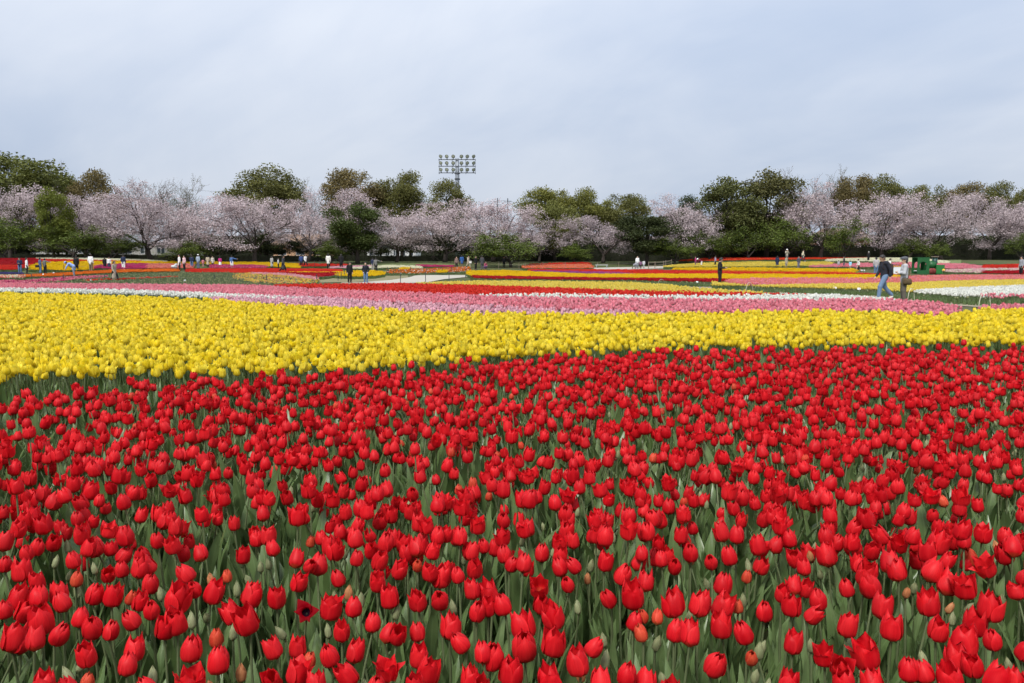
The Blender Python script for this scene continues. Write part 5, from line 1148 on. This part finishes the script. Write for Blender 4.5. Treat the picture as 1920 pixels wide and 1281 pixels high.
def person(px, ytop, yfeet, pose, top, tc, bottom, bc, face, label, hair='short', hc=HAIR, shoe=(.03, .03, .03), hat=None, hatc=WHT, h=.028, full=1.68, smin=.80):
    """face: degrees the figure is turned; 0 looks at the camera, 90 to the right of the picture, 180 away"""
    p = hit(px, yfeet); dep = proj(p)[0, 2]; sc = float(np.clip((yfeet-ytop)*dep/F_PX/full, smin, 1.12))
    m = person_meshes(pose, top, bottom, hair, h)
    t = link('person', m['body'], None, tuple(p), (0, 0, math.radians(face)), (sc,)*3)
    link('jacket', m['jacket'], t, color=tc); link('skirt' if bottom == 'skirt' else 'trousers', m['trousers'], t, color=bc); link('hair', m['hair'], t, color=hc)
    for n in 'lr': link('shoe', m['shoe'+n], t, color=shoe)
    link('eyes', m['eyes'], t); link('mouth', m['mouth'], t)
    if hat:
        hd, fw, up = m['hd']; link('cap' if hat == 'flatcap' else 'hat', hat_mesh(hat), t, tuple(hd + up*.02), (math.atan2(-up[1], up[2]), 0, 0), color=hatc)
    tag(t, label, 'person', 'visitors among the tulip beds'); return t, p, sc
PEOPLE = [
 (38, 484, 514, 'phone', 'short', NAV, 'trousers', JEAN, 10, 'person in navy jacket and jeans at the far left', 'short'),
 (51, 484, 514, 'stand', 'midcoat', WHT, 'trousers', BLK, 120, 'person in long white jacket beside the navy jacket', 'bob'),
 (76, 484, 513, 'stand', 'short', (.06, .10, .20), 'trousers', JEAN, 150, 'person in blue denim left of the pointing visitor', 'short'),
 (85, 485, 513, 'point', 'short', (.13, .13, .13), 'trousers', BLK, 170, 'person in dark vest stretching an arm to the right', 'short'),
 (144, 480, 511, 'stand', 'midcoat', BLK, 'trousers', BLK, 190, 'person in black behind the bending blue raincoat', 'short'),
 (171, 477, 511, 'stand', 'short', WHT, 'trousers', KHA, 175, 'person in white shirt and khaki trousers seen from behind', 'short'),
 (197, 483, 506, 'stand', 'midcoat', BLK, 'trousers', BLK, 200, 'person in black left of the white blouse', 'short'),
 (205, 483, 506, 'stand', 'short', WHT, 'skirt', NAV, 30, 'person in white blouse and navy skirt', 'bob'),
 (232, 478, 508, 'stand', 'short', NAV, 'trousers', WHT, 170, 'person in navy jacket and white trousers', 'short'),
 (337, 478, 509, 'stand', 'midcoat', WHT, 'trousers', BLK, 300, 'person in white coat pushing a pram', 'short'),
 (346, 480, 508, 'stand', 'short', (.62, .42, .44), 'trousers', BLK, 320, 'person in pinkish top behind the white coat', 'bob'),
 (360, 479, 504, 'stand', 'short', NAV, 'trousers', JEAN, 180, 'person in navy with jeans near the middle of the left group', 'short'),
 (372, 478, 504, 'stand', 'short', (.30, .36, .44), 'trousers', (.12, .14, .2), 160, 'person in grey blue wearing a white hat', 'short'),
 (390, 480, 501.5, 'stand', 'coat', BEI, 'trousers', BLK, 190, 'person in long beige coat of the left group', 'bob'),
 (399, 481, 501, 'stand', 'midcoat', (.62, .58, .50), 'trousers', BLK, 30, 'person in cream coat beside the long beige coat', 'bob'),
 (435, 480, 504.5, 'point', 'short', (.06, .13, .30), 'shorts', WHT, 185, 'person in blue shirt and white shorts reaching left', 'short'),
 (510, 481, 505, 'stand', 'coat', (.34, .34, .32), 'trousers', BLK, 150, 'person in pale grey coat left of the dark long coat', 'bob'),
 (522, 485, 505, 'stand', 'short', (.48, .48, .48), 'trousers', BLK, 120, 'person in light grey top between two coats', 'bob'),
 (531, 480, 512, 'walk', 'coat', (.055, .06, .068), 'trousers', BLK, 90, 'person in dark grey long coat walking', 'bob'),
 (565, 478, 503, 'stand', 'short', (.04, .07, .20), 'trousers', BLK, 200, 'person in blue jacket beside the walking white shirt', 'short'),
 (573, 478, 503, 'walk', 'short', WHT, 'trousers', BLK, 60, 'person in white shirt and black trousers walking', 'short'),
 (616, 476, 505, 'stand', 'midcoat', (.74, .72, .66), 'trousers', BLK, 180, 'person in white coat and black tights seen from behind', 'bob'),
 (640, 477, 506, 'stand', 'midcoat', BLK, 'trousers', BLK, 200, 'person in black coat under the trees', 'long'),
 (656, 492, 531, 'lookdown', 'short', BLK, 'trousers', BLK, 35, 'person in black suit looking down beside the path', 'short'),
 (686, 493, 532, 'pockets', 'short', (.012, .014, .022), 'trousers', JEAN, 0, 'long haired woman in black jacket and jeans facing us', 'long'),
 (699, 484, 508, 'stand', 'short', NAV, 'trousers', (.3, .28, .25), 160, 'person in navy beside the grey pointing visitor', 'short'),
 (705, 484, 510, 'point', 'short', (.17, .17, .16), 'trousers', BLK, 190, 'person in grey jacket pointing over the mixed bed', 'short'),
 (856, 482, 504, 'stand', 'short', (.22, .15, .13), 'trousers', BLK, 10, 'person in brown jacket under the blossom', 'bob'),
 (866, 479, 503, 'stand', 'midcoat', (.03, .10, .30), 'trousers', KHA, 190, 'person in bright blue jacket under the blossom', 'short'),
 (878, 480, 503, 'walk', 'midcoat', (.50, .44, .35), 'trousers', BEI, 60, 'person in beige coat carrying a white bag', 'bob'),
 (892, 481, 506, 'stand', 'short', BLK, 'trousers', BLK, 60, 'person in black right of the beige coat', 'short'),
 (904, 480, 506, 'stand', 'midcoat', (.06, .06, .065), 'trousers', (.08, .08, .09), 190, 'person in dark grey beside the broad young tree', 'short'),
 (945, 482, 502, 'stand', 'short', (.03, .03, .035), 'trousers', BLK, 10, 'person in black in front of the broad young tree', 'short'),
 (1195, 481, 503, 'stand', 'short', WHT, 'trousers', (.2, .2, .22), 10, 'person in white shirt on the far pale path', 'short'),
 (1315, 484, 502, 'bend', 'short', (.16, .015, .04), 'trousers', WHT, 270, 'person in maroon with a white hat leaning over tulips', 'short'),
 (1304, 486, 502, 'stand', 'short', (.40, .04, .18), 'trousers', (.2, .12, .12), 250, 'person in magenta jacket left of the maroon one', 'short'),
 (1341, 485, 502, 'stand', 'short', (.34, .28, .42), 'trousers', BLK, 240, 'person in lilac top just left of the man in black', 'bob'),
 (1457, 486, 503, 'stand', 'midcoat', NAV, 'skirt', NAV, 180, 'person in navy standing among yellow tulips', 'bob'),
 (1475, 468, 491, 'camera', 'short', (.40, .36, .28), 'trousers', (.12, .12, .13), 0, 'person in beige with white hat taking a picture', 'short'),
 (1474, 484, 504, 'stand', 'midcoat', (.34, .30, .22), 'trousers', (.3, .28, .24), 30, 'person in patterned beige below the hatted one', 'bob'),
 (1497, 486, 504, 'stand', 'short', (.07, .07, .09), 'trousers', (.16, .16, .2), 10, 'person in dark top right of the patterned beige', 'short'),
 (1505, 469, 491, 'walk', 'midcoat', (.62, .58, .42), 'trousers', NAV, 80, 'person in cream jacket walking on the rise', 'short'),
 (1582, 487, 504, 'stand', 'short', (.03, .03, .04), 'trousers', (.12, .12, .14), 250, 'person in dark top among the children', 'short'),
 (1609, 486, 510, 'walk', 'short', WHT, 'skirt', BLK, 260, 'person in white shirt and black skirt beside the children', 'bob'),
 (1628, 472, 493, 'stand', 'midcoat', BLK, 'trousers', BLK, 200, 'grey haired person in black coat on the right rise', 'short'),
 (1642, 483, 517, 'lookdown', 'short', (.38, .36, .37), 'trousers', JEAN, 160, 'person in grey sweatshirt behind the walking man', 'bob'),
 (1667, 485, 518, 'lookdown', 'short', WHT, 'trousers', BLK, 80, 'person in white shirt behind the walking man', 'short'),
 (1914, 482, 519, 'stand', 'short', (.30, .31, .34), 'trousers', BLK, 270, 'person in striped shirt at the right edge', 'short')]
GREYHAIR = (.32, .32, .31)
for q in PEOPLE:
    px, y1, y2, pose, top, tc, bot, bc, face, lab, hr = q; kw = {}
    if 'white hat' in lab: kw = dict(hat='cap' if px < 1000 else 'sunhat')
    if 'grey haired' in lab: kw = dict(hc=GREYHAIR)
    if 'white trousers' in lab or 'walking' in lab: kw['shoe'] = (.6, .6, .58)
    person(px, y1, y2, pose, top, tc, bot, bc, face + rnd.uniform(-6, 6), lab, hr, **kw)
person(139, 493, 520, 'bend', 'midcoat', (.26, .38, .72), 'trousers', (.2, .22, .28), 300, 'person in light blue raincoat bending over the tulips', hat='cap', hatc=(.26, .38, .72), full=1.25)
for px, y1, y2, tc, bc, l in ((381, 486, 501, (.60, .20, .24), (.4, .2, .2), 'child in pink beside the long beige coat'), (413, 482, 502, (.42, .03, .18), WHT, 'child in magenta top and white skirt'), (1201, 489, 504.5, (.20, .10, .18), BLK, 'child in purple on the far pale path'),
    (1207, 488, 504, (.50, .50, .52), GRY, 'child in grey on the far pale path'), (1572, 489, 504, (.42, .43, .46), GRY, 'child in grey shirt left of the dark top'), (1594, 492, 505, (.28, .58, .78), WHT, 'child in light blue beside the white shirt')):
    person(px, y1, y2, 'stand', 'short', tc, 'skirt' if 'skirt' in l else 'trousers', bc, rnd.uniform(150, 210), l, 'bob', smin=.55)
person(910, 491, 505, 'crouch', 'short', (.30, .05, .10), 'trousers', (.2, .1, .24), 40, 'child in crimson crouching beside the long yellow strip', 'bob', smin=.7, full=1.1)
person(215, 491, 532, 'walk', 'coat', (.36, .30, .235), 'trousers', BLK, 75, 'dark haired woman in long beige coat walking right', 'bob', h=.022, full=1.66)
person(1349, 484, 540, 'phone', 'short', (.014, .014, .016), 'trousers', (.013, .013, .015), 80, 'man in black suit looking at his phone on the path', 'short', h=.018, full=1.68)
wt, wp, ws = person(1656, 480, 563, 'walkdown', 'short', (.020, .022, .034), 'trousers', (.13, .20, .31), -86, 'man in dark sweater and jeans walking left, looking down', 'short', h=.016, shoe=(.70, .70, .66), full=1.66)
ct, cp_, cs_ = person(1693, 482, 570, 'crossed', 'short', (.40, .41, .43), 'trousers', (.115, .10, .082), -105, 'man in grey cardigan and flat cap with folded arms', 'short', h=.016, hat='flatcap', hatc=(.08, .085, .095), hc=(.05, .05, .05), shoe=(.06, .05, .045), full=1.72)
# things people carry
def carried(name, V_prims, mat_col, p, rz, sc, label, cat, strap=None):
    V, Fs = nets(caps_field(V_prims, .02), *bounds(V_prims), .016); t = empty(name, tuple(p), rz, sc)
    link('bag', make_mesh('bag', V, Fs, M['cloth'], smooth=True), t, color=mat_col)
    if strap: link('strap', Geo().tube(strap, .014, 5).mesh('strap', M['cloth']), t, color=tuple(c*.7 for c in mat_col))
    return tag(t, label, cat)
carried('shoulder_bag', [((.21, .00, .86), .075, (.21, .00, .78), .085), ((.22, .14, .86), .075, (.22, .14, .78), .085), ((.215, .07, .82), .09, (.215, .07, .79), .09)], (.085, .058, .028), np.array(cp_), math.radians(-105), cs_,
        'brown shoulder bag on the hip of the flat capped man', 'bag', [(.20, .08, .90), (.21, .12, 1.1), (.12, .17, 1.33), (-.02, .10, 1.50), (-.10, -.06, 1.47)])
carried('backpack', [((-.09, .20, 1.30), .075, (-.09, .20, .98), .085), ((.09, .20, 1.30), .075, (.09, .20, .98), .085), ((-.05, .26, 1.05), .05, (.05, .26, 1.05), .05)], (.055, .035, .028), np.array(wp), math.radians(-86), ws,
        'dark brown backpack on the back of the walking man', 'backpack', [(.13, .16, 1.34), (.13, .02, 1.47), (.12, -.13, 1.36), (.13, -.14, 1.2), (.16, .1, 1.0)])
def phone(px, yf, face, sc, label):
    p = hit(px, yf); a = math.radians(face); off = np.array((math.sin(a)*.36, -math.cos(a)*.36, 1.17))*sc
    o = link('phone', Geo().box((0, 0, 0), (.075, .010, .15)).mesh('phone', M['steel_dark']), None, tuple(p+off), (math.radians(35), 0, a)); return tag(o, label, 'phone')
phone(1349, 540, 80, 1.0, 'dark phone held by the man in black suit')
def handbag(px, py, col, label, z=.0):
    p = hit(px, py); t = empty('handbag', tuple(p + np.array((0, -.18, z)))); link('bag', Geo().box((0, 0, .14), (.30, .10, .26)).mesh('bag', M['cloth']), t, color=col)
    link('handle', Geo().tube([(.09*math.cos(a), 0, .27+.16*math.sin(a)) for a in np.linspace(0, math.pi, 8)], .010, 5).mesh('handle', M['cloth']), t, color=col); return tag(t, label, 'bag')
handbag(882, 503, (.72, .70, .66), 'white bag of the person in beige coat', .62)
handbag(72, 513, BLK, 'dark bag of the person in blue denim', .6)
def pram(px, py, col, label, rz):
    p = hit(px, py); t = empty('pram', tuple(p), rz, .95)
    V, Fs = nets(caps_field([((-.22, 0, .52), .17, (.18, 0, .50), .20), ((.16, 0, .62), .20, (.24, 0, .74), .16)], .03), (-.5, -.3, .2), (.5, .3, 1.0), .03)
    link('seat', make_mesh('seat', V, Fs, M['cloth'], smooth=True), t, color=col)
    link('frame', Geo().tube([(-.30, -.2, .14), (.1, -.2, .5), (.48, -.2, .98), (.48, .2, .98), (.1, .2, .5), (-.30, .2, .14)], .014, 6).tube([(.30, -.2, .14), (-.05, -.2, .5)], .014, 6).tube([(.30, .2, .14), (-.05, .2, .5)], .014, 6).mesh('frame', M['steel']), t)
    for dx in (-.30, .30):
        for dy in (-.22, .22): link('wheel', Geo().lathe([(.02, -.02), (.11, -.02), (.13, 0), (.11, .02), (.02, .02)], 12, (dx, dy, .13), axis='y').mesh('wheel', M['steel_dark']), t)
    return tag(t, label, 'pram')
pram(327, 508, (.50, .52, .52), 'pale grey pram in front of the white coat', 0.1)
pram(1191, 504.5, (.22, .22, .24), 'grey pram on the far pale path', .8)
